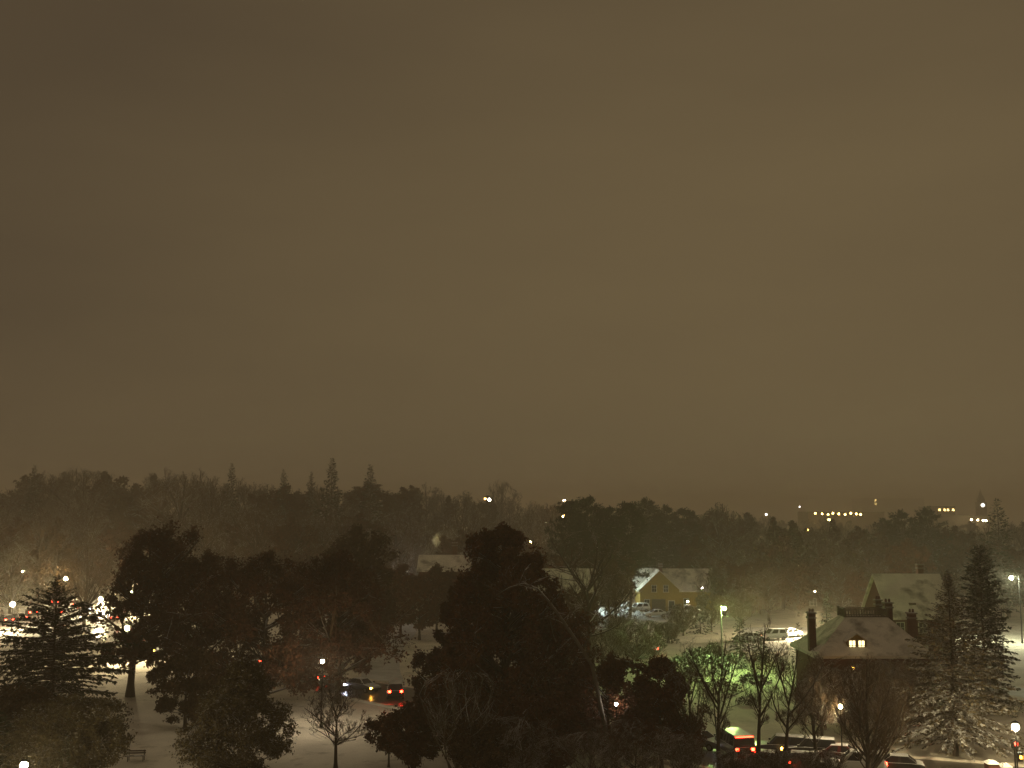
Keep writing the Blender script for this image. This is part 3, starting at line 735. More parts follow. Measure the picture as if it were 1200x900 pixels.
# lamp lit bare trees along the street at left
LB = dict(m2=6, m3=6, m4=5, twig_r=0.022, up=0.4)
near('bare_tree', 'dec', 100, 196, 642, 44, 'bare twiggy tree lit from behind by the left street lamps', cbpy=706, seed=61, env='vase', n1=20, tr=0.28, rise=1.6, fork=2.5, **LB)
near('bare_tree', 'dec', 12, 205, 636, 46, 'snowy bare tree glowing at the left edge beside the street lamps', cbpy=720, seed=62, env='round', n1=20, tr=0.28, rise=1.0, fork=2.5, twig=M_TWIG_SN, **LB)
near('bare_tree', 'dec', 182, 216, 640, 44, 'bare tree glimpsed behind the tall brown leafed tree', cbpy=706, seed=63, env='round', n1=20, tr=0.28, rise=1.0, fork=2.5, twig=M_TWIG_SN, **LB)
near('bare_tree', 'dec', 447, 166, 668, 42, 'reddish bare tree above the snowy lane beside the huge tree', cbpy=742, seed=64, env='round', n1=22, m2=6, m3=6, m4=0, leaves=8, leaf=0.32, leafm=M_OAK_R, tr=0.25, rise=1.0, fork=2.5, up=0.3)
near('bare_tree', 'dec', 520, 262, 622, 22, 'round pale tree crown lit by a lamp behind the chimney', cbpy=672, seed=65, env='round', n1=18, tr=0.25, rise=1.0, fork=2.5, twig=M_TWIG_SN, **LB)
near('bare_tree', 'dec', 838, 236, 640, 26, 'bare tree with forked trunk at the right end of the ochre house', cbpy=690, seed=66, env='vase', n1=14, tr=0.3, rise=1.6, fork=4.0, bark=M_BARK_LT, **LB)

# the long pale leaning limb
def leaning():
    D = 90
    pts = [G(706, 880)] + [P(x, y, D) for x, y in ((694, 780), (676, 752), (660, 728), (644, 706), (630, 690), (614, 684), (598, 688), (582, 697))]
    base = Vector(pts[0]); base.y = D
    loc = Vector((pts[1][0]+1.7, D, 0))
    rel = [Vector((0, 0, 0))] + [Vector(p)-loc for p in pts[1:]]
    rad = [0.20, 0.16, 0.14, 0.125, 0.11, 0.09, 0.07, 0.045, 0.02]
    o = thing('leaning_tree', 'pale bare tree leaning in a long arc over the huge tree', 'tree', loc)
    MB().tube(rel, rad, 7).build('trunk', M_BARK_LT, o, True)
    rg = random.Random(5)
    mb = MB()
    for k in range(2, 9):
        for j in range(4):
            p = rel[k]+(rel[k]-rel[k-1])*rg.random()*-1
            d = Vector((rg.uniform(-1, .5), rg.uniform(-.8, .8), rg.uniform(-.1, 1))).normalized()
            L = rg.uniform(0.7, 1.9)
            m = p+d*L*.5+Vector((0, 0, .15)); e = p+d*L+Vector((0, 0, .1*L))
            mb.tube([p, m, e], [rad[k]*.4, rad[k]*.25, .015], 4)
            for q in range(5):
                s = p.lerp(e, rg.uniform(.3, 1)); dd = (d+Vector((rg.uniform(-1, 1), rg.uniform(-1, 1), rg.uniform(-.3, .8)))).normalized()
                mb.tube([s, s+dd*rg.uniform(.4, 1.1)], [.022, .01], 3)
    mb.build('branches', M_TWIG, o)
leaning()

# shrubs in the garden
def bush(px, py, rpx, hpx, m, label, seed, n=800, leaf=0.22, sq=0.7, group=None):
    g = G(px, py); D = g[1]
    st, cr = shrub(seed, rpx*D/F, hpx*D/F, m, n, leaf)
    o = put('garden_shrub', (st, cr), g, (1, sq, 1), 0.0, label, 'shrub', group, parts=('stems', 'foliage'))
    return o
bush(828, 790, 30, 22, M_SHRUB_SN, 'wide snow laden juniper glowing green under the garden lamp', 1, 1500, 0.4)
bush(858, 783, 16, 16, M_SHRUB_SN, 'snow laden shrub at the foot of the green lit pole', 2, 700, 0.3)
bush(805, 802, 26, 17, M_OAK, 'low dark brown shrub left of the snow laden juniper', 3)
bush(845, 812, 24, 15, M_BEECH, 'long low dark shrub in front of the snow laden juniper', 4)
bush(752, 760, 16, 10, M_YEW, 'clipped dark shrub below the snowed in white car', 5, 600)
bush(786, 754, 10, 9, M_YEW, 'small dark clipped shrub on the lawn left of the garden', 6, 400)
bush(770, 757, 10, 10, M_YEW, 'dark shrub in the middle of the row below the parking lot', 7, 400)
bush(905, 790, 26, 14, M_BEECH, 'dark shrub right of the green lit pole before the parked car', 8)
bush(876, 826, 12, 10, M_SHRUB_SN, 'little snow laden shrub bright green on the lawn edge', 9, 400)
bush(900, 776, 18, 12, M_YEW, 'dark evergreen shrub directly below the snowed in car', 10, 600)
bush(1186, 836, 30, 12, M_TWIG_SN, 'low twiggy hedge at the right edge below the bright drive', 11, 900, 0.25)
bush(790, 726, 16, 9, M_TWIG, 'dry brown shrub on the bank below the ochre house', 12, 500)
bush(800, 784, 20, 13, M_SHRUB_SN, 'snow laden shrub left of the wide juniper', 14, 900, 0.35)
bush(818, 772, 18, 11, M_SHRUB_SN, 'snow laden shrub behind the wide juniper', 15, 800, 0.35)
bush(884, 800, 18, 9, M_SHRUB_SN, 'low snow laden shrub right of the wide juniper', 16, 700, 0.32)
bush(836, 768, 12, 12, M_TWIG_SN, 'pale dry grassy shrub beside the green lit pole', 13, 800, 0.35)

# ------------------------------------------------------------------ mid and far trees: shared growths, each tree an object of its own
protos = {}
def proto_set():
    b = []
    for s in range(5):
        env = ('round', 'broad', 'vase', 'egg', 'round')[s]
        b.append(deciduous(100+s, 18, 6.2, 3.2, env, n1=22, m2=6, m3=6, m4=4, tr=0.3, rise=1.2, fork=3.0, twig_r=0.032, up=0.45, lumpy=0.3))
    protos['bare'] = b
    protos['leafy'] = [deciduous(120+s, 16, 5.6, 2.5, ('broad', 'egg', 'round')[s], n1=22, m2=6, m3=5, m4=0, leaves=16, leaf=0.42, leafm=(M_OAK, M_BEECH, M_OAK)[s], tr=0.3, rise=0.7) for s in range(3)]
    protos['spruce'] = [conifer(140+s, 22, 4.4, 0.04, 11, M_SPRUCE_D, 0.3, 0.85, 0.8, 34, 0.25, gap=0.25) for s in range(3)]
    protos['tall_pine'] = [pine(180+s, 22, 5.6, 0.36, n1=40, tufts=30) for s in range(4)]
    protos['pine'] = [pine(160+s, 22, 5.2, 0.18, n1=44, tufts=24) for s in range(4)]
proto_set()
def far(kind, px, D, top, wf=1.0, label=None, group=None, name=None, rg=random):
    ms = rg.choice(protos[kind])
    g = ground_at(px, D)
    h = max(4.0, Z(top, D) - g[2])
    s = h/ms[2]
    return put(name or {'bare': 'bare_tree', 'leafy': 'leafy_tree', 'spruce': 'spruce_tree', 'pine': 'pine_tree', 'tall_pine': 'pine_tree'}[kind], ms,
               (g[0], g[1], g[2]-0.05), (s*wf, s*wf, s), rg.uniform(0, 6.28), label, 'tree', group)
rg = random.Random(77)
# spires that stand out over the left wood
for px, D, top, wf, w in ((33, 300, 545, .9, 'near the left edge'), (267, 270, 543, .7, 'above the oak clump'), (329, 290, 550, .8, 'between the two taller spires'),
                       (362, 310, 553, .8, 'just left of the tallest spire'), (386, 262, 537, .9, 'tallest of all'), (432, 270, 545, .95, 'right of the tallest spire')):
    far('spruce', px, D, top, wf, 'hazy spruce spire over the left wood, ' + w, 'spruce spires over the left wood', rg=rg)
# treeline profile in the photograph
def top_left(px):
    return float(np.interp(px, [0, 60, 110, 150, 210, 250, 300, 350, 420, 480, 520, 560, 620, 660], [566, 548, 540, 556, 542, 558, 560, 566, 564, 560, 572, 576, 580, 590]))
KINDW = {'bare': 'bare', 'leafy': 'brown leafed', 'spruce': 'spruce', 'pine': 'pine'}
def where(px):
    for lim, w in ((45, 'at the left edge of the view'), (110, 'above the broad dark evergreen'), (200, 'above the tall bare trunked tree'), (290, 'above the left end of the oak clump'),
                   (370, 'left of the tallest spruce spire'), (450, 'around the tallest spruce spires'), (540, 'above the dark brick house roof'), (620, 'above the huge pointed tree'), (700, 'left of the pine stand'),
                   (860, 'above the ochre house'), (930, 'above the green lit garden'), (1030, 'below the long amber row of lights'), (1110, 'above the steep snowy roof'), (1300, 'below the steeple')):
        if px < lim: return w
for k in range(64):
    px = -40 + 700*(k+rg.random())/64
    D = rg.uniform(255, 400)
    if 555 < px < 600: D = max(D, 345)
    kind = rg.choice(['bare', 'bare', 'bare', 'leafy'])
    far(kind, px, D, top_left(px)+rg.uniform(0, 16)+(6 if 555 < px < 600 else 0), rg.uniform(.9, 1.3), 'hazy %s tree of the left skyline wood %s' % (KINDW[kind], where(px)), 'trees of the left skyline wood', rg=rg)
for k in range(34):
    px = -30 + 520*(k+rg.random())/34
    D = rg.uniform(225, 265)
    kind = rg.choice(['bare', 'bare', 'leafy'])
    far(kind, px, D, rg.uniform(585, 625), rg.uniform(.9, 1.2), 'lower %s tree before the skyline wood %s' % (KINDW[kind], where(px)), 'trees before the left skyline wood', rg=rg)
# pine stand behind the ochre house
PINES = ((668, 206, 588, 'leftmost, beside the orange lamp'), (690, 210, 584, 'second tall one from the orange lamp'), (713, 214, 596, 'third tall one from the orange lamp'), (738, 212, 590, 'fourth tall one from the orange lamp'),
         (760, 266, 586, 'above the left corner of the ochre house'), (784, 262, 594, 'tall over the ochre gable'), (803, 268, 596, 'rightmost tall one'), (676, 204, 612, 'shorter one at the left front'),
         (722, 207, 606, 'shorter one left of the ochre gable'), (772, 246, 606, 'shorter one over the ochre gable'), (812, 258, 612, 'short one at the right end'), (700, 203, 628, 'lowest, behind the tall bare tree'), (752, 240, 620, 'low one touching the ochre gable'))
for px, D, top, w in PINES:
    far('tall_pine' if D < 220 else 'pine', px, D, top, rg.uniform(.95, 1.15) if D < 220 else rg.uniform(1.05, 1.3), 'dark tiered pine behind the ochre house, ' + w, 'pines behind the ochre house', rg=rg)
# right skyline
def top_right(px):
    return float(np.interp(px, [640, 820, 850, 900, 950, 1000, 1040, 1100, 1140, 1200], [596, 592, 588, 600, 606, 612, 606, 604, 615, 606]))
for k in range(44):
    px = 800 + 430*(k+rg.random())/44
    D = rg.uniform(250, 420)
    kind = rg.choice(['bare', 'bare', 'leafy'])
    far(kind, px, D, top_right(px)+rg.uniform(0, 14), rg.uniform(.9, 1.3), '%s tree of the dark right skyline wood %s' % (KINDW[kind], where(px)), 'trees of the right skyline wood', rg=rg)
for k in range(26):
    px = 800 + 410*(k+rg.random())/26
    D = rg.uniform(205, 250)
    kind = rg.choice(['bare', 'leafy', 'bare'])
    far(kind, px, D, rg.uniform(625, 655), rg.uniform(.9, 1.2), 'lower %s tree before the right wood %s' % (KINDW[kind], where(px)), 'trees before the right skyline wood', rg=rg)
for px, D, top, w in ((1062, 232, 600, 'left one of the pair'), (1092, 238, 597, 'right one of the pair'), (1042, 246, 608, 'small one beside the pair')):
    far('pine', px, D, top, 1.15, 'dark pine over the steep snowy roof, ' + w, 'pines over the steep roof', rg=rg)
far('spruce', 1094, 225, 593, .6, 'thin dark spruce tip beside the pines over the steep roof', None, rg=rg)
far('bare', 587, 470, 563, .8, 'lone hazy tree rising over the skyline beside the two far lamps', None, rg=rg)
# far ridges, fading into the snowfall
for k in range(46):
    px = 440 + 800*(k+rg.random())/46
    D = rg.uniform(480, 760)
    top = np.interp(px, [440, 560, 660, 760, 860, 950, 1240], [572, 577, 590, 596, 598, 606, 608])
    far(rg.choice(['bare', 'leafy', 'bare']), px, D, top+rg.uniform(-2, 9), rg.uniform(1.1, 1.6), 'faint tree on the farthest hazy ridge ' + where(px), 'trees of the farthest ridge', rg=rg)
# gap fillers round the houses in the middle
for px, D, top, kind in ((470, 232, 640, 'bare'), (560, 232, 628, 'bare'), (595, 240, 622, 'leafy'), (628, 250, 622, 'bare'), (655, 246, 640, 'bare'), (540, 245, 620, 'leafy')):
    far(kind, px, D, top, 1.1, 'tree behind the snowy roofs left of the pine stand', 'trees behind the middle roofs', rg=rg)
for px, D, top, kind in ((870, 200, 672, 'bare'), (900, 206, 665, 'bare'), (935, 214, 660, 'leafy'), (985, 212, 652, 'bare'), (1010, 204, 668, 'leafy'), (855, 214, 655, 'leafy')):
    far(kind, px, D, top, 1.1, 'dark %s tree between the two houses, %s' % (KINDW[kind], {870: 'behind the green lit pole', 900: 'above the large snowed in car', 935: 'above the leftmost chimney', 985: 'above the roof balustrade', 1010: 'beside the back chimneys', 855: 'nearest the ochre house'}[px]), 'trees between the two houses', rg=rg)
# ------------------------------------------------------------------ buildings
def win(parent, x, z, w, h, y, lit=None, cross=True, face=-1):
    """window in a wall facing -y (face=-1): frame, pane, sill"""
    f = MB()
    t = 0.09
    y0, y1 = y+face*0.06, y+face*0.005
    f.box(x-w/2-t, x+w/2+t, min(y0, y1), max(y0, y1), z+h, z+h+t)
    f.box(x-w/2-t, x-w/2, min(y0, y1), max(y0, y1), z, z+h)
    f.box(x+w/2, x+w/2+t, min(y0, y1), max(y0, y1), z, z+h)
    if cross:
        ym = y+face*0.05
        f.box(x-0.03, x+0.03, min(ym, y1), max(ym, y1), z, z+h)
        f.box(x-w/2, x+w/2, min(ym, y1), max(ym, y1), z+h/2-0.03, z+h/2+0.03)
    wo = f.build('window', M_WHITE, parent)
    MB().box(x-w/2, x+w/2, min(y+face*0.022, y+face*0.004), max(y+face*0.022, y+face*0.004), z, z+h).build('pane', lit or M_GLASS, wo)
    MB().box(x-w/2-0.15, x+w/2+0.15, min(y+face*0.14, y), max(y+face*0.14, y), z-0.09, z-0.003).build('sill', M_WHITE, wo)
    return wo
def door(parent, x, w, h, y, m, face=-1):
    d = MB().box(x-w/2, x+w/2, min(y+face*0.05, y), max(y+face*0.05, y), 0.1, h).build('door', m, parent)
    f = MB()
    for a, b in ((x-w/2-0.12, x-w/2), (x+w/2, x+w/2+0.12)):
        f.box(a, b, min(y+face*0.08, y), max(y+face*0.08, y), 0.1, h+0.12)
    f.box(x-w/2, x+w/2, min(y+face*0.08, y), max(y+face*0.08, y), h, h+0.12)
    f.build('frame', M_WHITE, d)
    return d
def slab(mb, pts, th=0.16):
    """roof slab: quad (or triangle) given ccw from above, given thickness downward"""
    lo = [(p[0], p[1], p[2]-th) for p in pts]
    n = len(pts); i = len(mb.v)
    mb.v += lo+[tuple(p) for p in pts]
    mb.f.append(tuple(i+k for k in range(n))[::-1]); mb.f.append(tuple(i+n+k for k in range(n)))
    for k in range(n):
        q = (k+1) % n
        mb.f.append((i+k, i+q, i+n+q, i+n+k))
def chimney(parent, x, y, z0, z1, w, d, m=None):
    mb = MB().box(x-w/2, x+w/2, y-d/2, y+d/2, z0, z1)
    c = mb.build('chimney', m or M_BRICK_D, parent)
    MB().box(x-w/2-0.09, x+w/2+0.09, y-d/2-0.09, y+d/2+0.09, z1-0.5, z1-0.32).build('band', M_STONE, c)
    MB().box(x-w/2-0.11, x+w/2+0.11, y-d/2-0.11, y+d/2+0.11, z1+0.002, z1+0.16).build('cap', M_STONE, c)
    for sx in (-0.22, 0.22):
        MB().lathe([(0.11, 0.16), (0.13, 0.2), (0.10, 0.48), (0.10, 0.5)], (x+sx*w, y, z1), 8).build('pot', M_BRICK, c)
    return c
def gable_house(name, label, cx, cy, w, d, eave, ridge, wall_m, axis='x', ov=0.45, rz=0.0, roof_m=None):
    """walls + gabled roof; ridge along local x or y; origin at ground centre"""
    o = thing(name, label, 'house', (cx, cy, gzf(cx, cy)-0.02), rz)
    mb = MB()
    a, b = w/2, d/2
    if axis == 'x':
        mb.v = [(-a,-b,0),(a,-b,0),(a,b,0),(-a,b,0),(-a,-b,eave),(a,-b,eave),(a,b,eave),(-a,b,eave),(-a,0,ridge-0.18),(a,0,ridge-0.18)]
        mb.f = [(0,1,5,4),(1,2,6,9,5),(2,3,7,6),(3,0,4,8,7)]
        r = MB(); k = (ridge-eave)/b
        ze = eave-ov*k
        slab(r, [(-a-ov,-b-ov,ze+.1),(a+ov,-b-ov,ze+.1),(a+ov,0,ridge),(-a-ov,0,ridge)])
        slab(r, [(a+ov,b+ov,ze+.1),(-a-ov,b+ov,ze+.1),(-a-ov,0.001,ridge),(a+ov,0.001,ridge)])
    else:
        mb.v = [(-a,-b,0),(a,-b,0),(a,b,0),(-a,b,0),(-a,-b,eave),(a,-b,eave),(a,b,eave),(-a,b,eave),(0,-b,ridge-0.18),(0,b,ridge-0.18)]
        mb.f = [(0,1,5,8,4),(1,2,6,5),(2,3,7,9,6),(3,0,4,7)]
        r = MB(); k = (ridge-eave)/a
        ze = eave-ov*k
        slab(r, [(-a-ov,-b-ov,ze+.1),(0,-b-ov,ridge),(0,b+ov,ridge),(-a-ov,b+ov,ze+.1)])
        slab(r, [(0.001,-b-ov,ridge),(a+ov,-b-ov,ze+.1),(a+ov,b+ov,ze+.1),(0.001,b+ov,ridge)])
    mb.build('wall', wall_m, o)
    r.build('roof', roof_m or M_ROOFSNOW, o)
    return o

# --- balustraded brick house in front right
def house_a():
    x0, x1 = X(938, 118, 770), X(1088, 114, 770)
    yf, yb = 112.5, 121.6
    cx = (x0+x1)/2; a = (x1-x0)/2; d = yb-yf
    o = thing('brick_house', 'brick house with snowy hip roof, lit dormer and roof balustrade', 'house', (cx, yf, 0))
    eave = Z(768, 112.5)
    top = Z(723, 117)
    MB().box(-a+.45, a-.45, 0, d, -0.02, eave).build('wall', M_BRICK, o)
    # hip roof with a flat deck
    e = 0.12
    dx0, dx1 = X(986, 117.5)-cx, X(1036, 117.5)-cx
    dy0, dy1 = 4.0, 6.2
    roof = MB()
    lo = [(-a,-e-.4,eave),(a,-e-.4,eave),(a,d+.5,eave),(-a,d+.5,eave)]
    hi = [(dx0,dy0,top),(dx1,dy0,top),(dx1,dy1,top),(dx0,dy1,top)]
    roof.hexa(lo, hi)
    rf = roof.build('roof', M_ROOFSNOW, o)
    MB().box(-a-.04, a+.04, -e-.44, d+.54, eave-.26, eave-.003).build('cornice', M_WHITE, rf)
    # balustrade round the deck
    bl = link('balustrade', None, o)
    zb = top+0.02; zt = zb+0.85
    for (xa, xb, ya, yb_) in ((dx0, dx1, dy0, dy0+.12), (dx0, dx1, dy1-.12, dy1), (dx0, dx0+.12, dy0+.13, dy1-.13), (dx1-.12, dx1, dy0+.13, dy1-.13)):
        MB().box(xa, xb, ya, yb_, zt-.1, zt).build('rail', M_WOOD, bl)
        MB().box(xa, xb, ya, yb_, zb, zb+.12).build('rail', M_WOOD, bl)
        n = max(2, int(round(((xb-xa) if xb-xa > 1 else (yb_-ya))/0.28)))
        for k in range(n):
            t = (k+.5)/n
            px_, py_ = (xa+(xb-xa)*t, (ya+yb_)/2) if xb-xa > 1 else ((xa+xb)/2, ya+(yb_-ya)*t)
            MB().box(px_-.04, px_+.04, py_-.04, py_+.04, zb+.122, zt-.102).build('baluster', M_WOOD, bl)
    for (px_, py_) in ((dx0, dy0), (dx1, dy0), (dx0, dy1), (dx1, dy1)):
        MB().box(px_-.13, px_+.13, py_-.13, py_+.13, zb, zt+.15).build('post', M_WOOD, bl)
    # chimneys
    chimney(o, max(X(950, 115)-cx, -a+.5), 2.6, eave-.3, Z(719, 115), 0.72, 0.75)
    chimney(o, X(1066, 115)-cx, 2.2, eave-.3, Z(719, 115), 0.72, 0.75)
    chimney(o, X(1039, 120)-cx, 7.3, eave, Z(706, 121), 0.85, 0.7)
    chimney(o, X(1028, 121)-cx, 8.4, eave, Z(703, 122), 0.62, 0.6)
    # dormer
    dm = link('dormer', None, o)
    xd = X(1000.5, 113.5)-cx
    zs, ze_, zp = Z(765, 113.3), Z(749.5, 113.3), Z(741.5, 113.3)
    w = 0.98
    yd = 0.55
    m = MB()
    m.v = [(xd-w,yd,zs),(xd+w,yd,zs),(xd+w,yd,ze_),(xd,yd,zp-.1),(xd-w,yd,ze_),(xd-w,yd+3.2,zs),(xd+w,yd+3.2,zs),(xd+w,yd+3.2,ze_),(xd,yd+3.2,zp-.1),(xd-w,yd+3.2,ze_)]
    m.f = [(0,1,2,3,4),(1,6,7,2),(5,0,4,9)]
    m.build('dormer_wall', M_TAN, dm)
    r = MB()
    slab(r, [(xd-w-.2,yd-.2,ze_-.1),(xd,yd-.2,zp),(xd,yd+3.4,zp),(xd-w-.2,yd+3.4,ze_-.1)], .1)
    slab(r, [(xd+.001,yd-.2,zp),(xd+w+.2,yd-.2,ze_-.1),(xd+w+.2,yd+3.4,ze_-.1),(xd+.001,yd+3.4,zp)], .1)
    r.build('dormer_roof', M_ROOFSNOW, dm)
    lit = emat('warm_window', (1.0, 0.78, 0.36), 3.0)
    for sx, lz in ((-.47, 1), (.47, 1)):
        win(dm, xd+sx, zs+.25, .60, 1.0, yd, lit)
    # facade
    for xx in (-a+2, -a+4.3, a-4.3, a-2):
        win(o, xx, 1.0, 1.0, 1.7, 0.0)
        if eave > 4.4: win(o, xx, 3.1, 1.0, 1.2, 0.0)
    door(o, xd, 1.2, 2.3, 0.0, M_WOOD)
    side = emat('door_side_light', (1.0, 0.75, 0.35), 1.2)
    for sx in (-.95, .95):
        MB().box(xd+sx-.14, xd+sx+.14, -.04, -.004, .5, 2.2).build('side_light', side, o)
    # porch
    po = link('porch', None, o)
    for sx in (-1.6, 1.6):
        MB().lathe([(.16, 0), (.16, .12), (.11, .2), (.09, 2.7), (.14, 2.8)], (xd+sx, -1.5, 0), 10).build('column', M_WHITE, po)
    MB().box(xd-1.9, xd+1.9, -1.75, -.012, 2.802, 3.05).build('porch_roof', M_ROOFSNOW, po)
    MB().box(xd-1.9, xd+1.9, -1.75, -.012, -.02, .1).build('step', M_STONE, po)
    return o, cx
HA, HAX = house_a()

# --- steep roofed house behind it
hx0, hx1 = X(1031, 150, 690), X(1112, 150, 690)
zr, ze_ = Z(672, 153), Z(722, 147)
HE = gable_house('steep_roofed_house', 'house with steep plain snowy roof behind the balustraded house', (hx0+hx1)/2, 153, hx1-hx0-.9, 11, ze_, zr, M_BRICK, 'x')
chimney(HE, 2.4, 1.2, ze_, zr+1.1, .8, .8)
for xx in (-3, 0, 3):
    win(HE, xx, 1.0, 1.0, 1.6, -5.5); win(HE, xx, ze_-2.2 if ze_ > 4.5 else 2.9, 1.0, 1.3, -5.5)
for zz in (3.1,):
    win(HE, 2.2, zz, .9, 1.3, -5.5)
# vent on its lower slope
MB().box(-1.2, -.3, -4.2, -3.4, ze_, ze_+1.6).build('roof_vent', M_WOOD, HE)

# --- low garage roofs behind
def flat_building(name, label, px0, px1, D, depth, zt, wall_m, roof_m, cat='building', wins=0, group=None, lit=None):
    xa, xb = X(px0, D), X(px1, D)
    cx = (xa+xb)/2
    g = gzf(cx, D)
    o = thing(name, label, cat, (cx, D, g-.05), 0, group)
    a = (xb-xa)/2; h = zt-g
    MB().box(-a, a, 0, depth, 0, h).build('wall', wall_m, o)
    rf = MB().box(-a-.35, a+.35, -.35, depth+.35, h+.003, h+.3).build('roof', roof_m, o)
    MB().box(-a-.36, a+.36, -.40, -.352, h-.12, h+.24).build('fascia', M_WOOD, rf)
    for k in range(wins):
        x = -a+2*a*(k+.5)/wins
        w = min(1.3, 2*a/wins*.5)
        win(o, x, h*.35, w, min(1.4, h*.4), 0, lit)
    return o
flat_building('garage', 'long low garage with flat snowy roof behind the balustraded house', 930, 1006, 224, 9, Z(696, 224), M_GARAGE, M_ROOFSNOW, 'garage', 5)
flat_building('shed', 'small brown shed behind the green lit pole', 850, 880, 214, 4, Z(712, 214), M_GARAGE, M_ROOFSNOW, 'shed', 2)

# --- ochre gabled house
def house_b():
    D = 224
    gx0, gx1 = X(750, D), X(796, D)
    cx = (gx0+gx1)/2; w = gx1-gx0
    o = thing('ochre_house', 'ochre sided house with front gable and snowy roof beyond the lawn', 'house', (cx, D, gzf(cx, D)-.02))
    ev, rd = Z(690, D), Z(668, D)
    a = w/2
    m = MB()
    m.v = [(-a,0,0),(a,0,0),(a,0,ev),(0,0,rd-.15),(-a,0,ev),(-a,9,0),(a,9,0),(a,9,ev),(0,9,rd-.15),(-a,9,ev)]
    m.f = [(0,1,2,3,4),(1,6,7,2),(5,0,4,9),(6,5,9,8,7)]
    m.build('wall', M_TAN, o)
    k = (rd-ev)/a; ov = .45
    r = MB()
    slab(r, [(-a-ov,-.5,ev-ov*k),(0,-.5,rd),(0,9.4,rd),(-a-ov,9.4,ev-ov*k)])
    slab(r, [(.001,-.5,rd),(a+ov,-.5,ev-ov*k),(a+ov,9.4,ev-ov*k),(.001,9.4,rd)])
    r.build('roof', M_ROOFSNOW, o)
    # wing to the right, ridge along x
    wx0, wx1 = a+.01, X(838, D)-cx
    m = MB()
    m.v = [(wx0,1.2,0),(wx1,1.2,0),(wx1,1.2,ev-.2),(wx0,1.2,ev-.2),(wx0,9,0),(wx1,9,0),(wx1,9,ev-.2),(wx0,9,ev-.2),(wx0,5.1,rd-.15),(wx1,5.1,rd-.15)]
    m.f = [(0,1,2,3),(1,5,6,9,2),(5,4,7,6)]
    m.build('wing_wall', M_TAN, o)
    r = MB()
    slab(r, [(-1.0,.7,ev-.55),(wx1+.4,.7,ev-.55),(wx1+.4,5.1,rd+.05),(-1.0,5.1,rd+.05)])
    slab(r, [(wx1+.4,9.5,ev-.55),(-1.0,9.5,ev-.55),(-1.0,5.101,rd+.05),(wx1+.4,5.101,rd+.05)])
    r.build('wing_roof', M_ROOFSNOW, o)
    # left back wing
    r = MB()
    slab(r, [(-a-1.6,3.2,ev+.2),(-.8,3.2,ev+.2),(-.8,6.5,rd+.1),(-a-.6,6.5,rd+.1)])
    r.build('back_roof', M_ROOFSNOW, o)
    chimney(o, .9, 4.6, ev, rd+.9, .7, .7)
    win(o, -1.1, ev-.6, .9, 1.3, 0); win(o, 1.3, ev-.6, .9, 1.3, 0)
    win(o, -2.6, 1.0, 1.0, 1.4, 0)
    door(o, 2.4, 1.1, 2.1, 0, M_DARK)
    g = MB().box(-1.6, 1.2, -.05, -.004, .1, 2.5).build('garage_door', M_WOOD, o)
    for k_ in range(3):
        MB().box(-1.5, 1.1, -.075, -.052, .2+k_*.78, .9+k_*.78).build('panel', M_WOOD, g)
    win(o, wx0+1.6, 1.1, 1.0, 1.4, 1.2); win(o, wx0+5.2, 1.1, 1.0, 1.4, 1.2)
    return o
house_b()

# --- brick house left of the huge tree, and the roofs glimpsed right of it
xc = X(512, 205)
HC = gable_house('brick_house', 'dark brick house with pale snowy roof left behind the huge tree', xc+1.4, 206, 9.0, 9, Z(668, 201), Z(650, 206), M_BRICK, 'x')
chimney(HC, X(532, 205)-xc-1.4, .8, Z(660, 205), Z(637, 205), .9, .8)
for xx in (-3.2, -1.2, 1.2, 3.2):
    win(HC, xx, 1.2, 1.0, 1.6, -4.5); win(HC, xx, 4.4, 1.0, 1.5, -4.5)
door(HC, 0, 1.1, 2.2, -4.5, M_WOOD)
xd = X(662, 178)
HD = gable_house('low_house', 'house with a bare snowy roof slope right of the huge tree', xd, 180, 9.5, 8, Z(692, 176), Z(666, 180), M_BRICK, 'x')
for xx in (-3, 0, 3): win(HD, xx, 1.2, 1.0, 1.5, -4)
chimney(HD, -3.6, .6, Z(675, 180), Z(656, 180), .8, .8)
xg = X(648, 290)
HG = gable_house('tall_house', 'taller house with snowy gable behind the low house roof', xg, 292, 10, 9, Z(646, 288), Z(630, 292), M_STONE, 'y')
win(HG, -2, 5, 1, 1.5, -4.5); win(HG, 2, 5, 1, 1.5, -4.5, emat('amber_window', (1, .6, .2), 1.5)); win(HG, 0, 1.4, 1, 1.5, -4.5)

# --- far buildings
amber = emat('far_amber_window', (1.0, 0.68, 0.22), 9.0)
flat_building('far_building', 'long low far building with a row of amber lights on the skyline', 950, 1040, 820, 30, Z(600, 820), M_WALL_TAN, M_ROOFSNOW, wins=0)
flat_building('far_building', 'broad hazy far block with two lit windows one above the other', 1014, 1088, 2000, 60, Z(584, 2000), M_WALL_TAN, M_ROOFSNOW, wins=0)
flat_building('far_building', 'far building with a row of four amber windows left of the steeple', 1094, 1124, 900, 25, Z(593.5, 900), M_WALL_TAN, M_ROOFSNOW, wins=0)
flat_building('far_building', 'far snowy roofed hall below the steeple', 1106, 1166, 700, 20, Z(604.5, 700), M_WALL_TAN, M_ROOFSNOW, wins=6)
flat_building('far_building', 'long snow roofed building in the haze above the huge tree', 572, 646, 470, 16, Z(608.5, 470), M_WALL_TAN, M_ROOFSNOW, wins=7)
def lit_windows(label_parent, pts, D, w=1.6, h=1.6):
    for (px, py) in pts:
        p = P(px, py, D)
        o = label_parent
        MB().box(p[0]-w/2-o.location.x, p[0]+w/2-o.location.x, -.12, -.02, p[2]-h/2-o.location.z, p[2]+h/2-o.location.z).build('lit_window', amber, o)
byl = {o['label']: o for o in bpy.data.objects if 'label' in o.keys()}
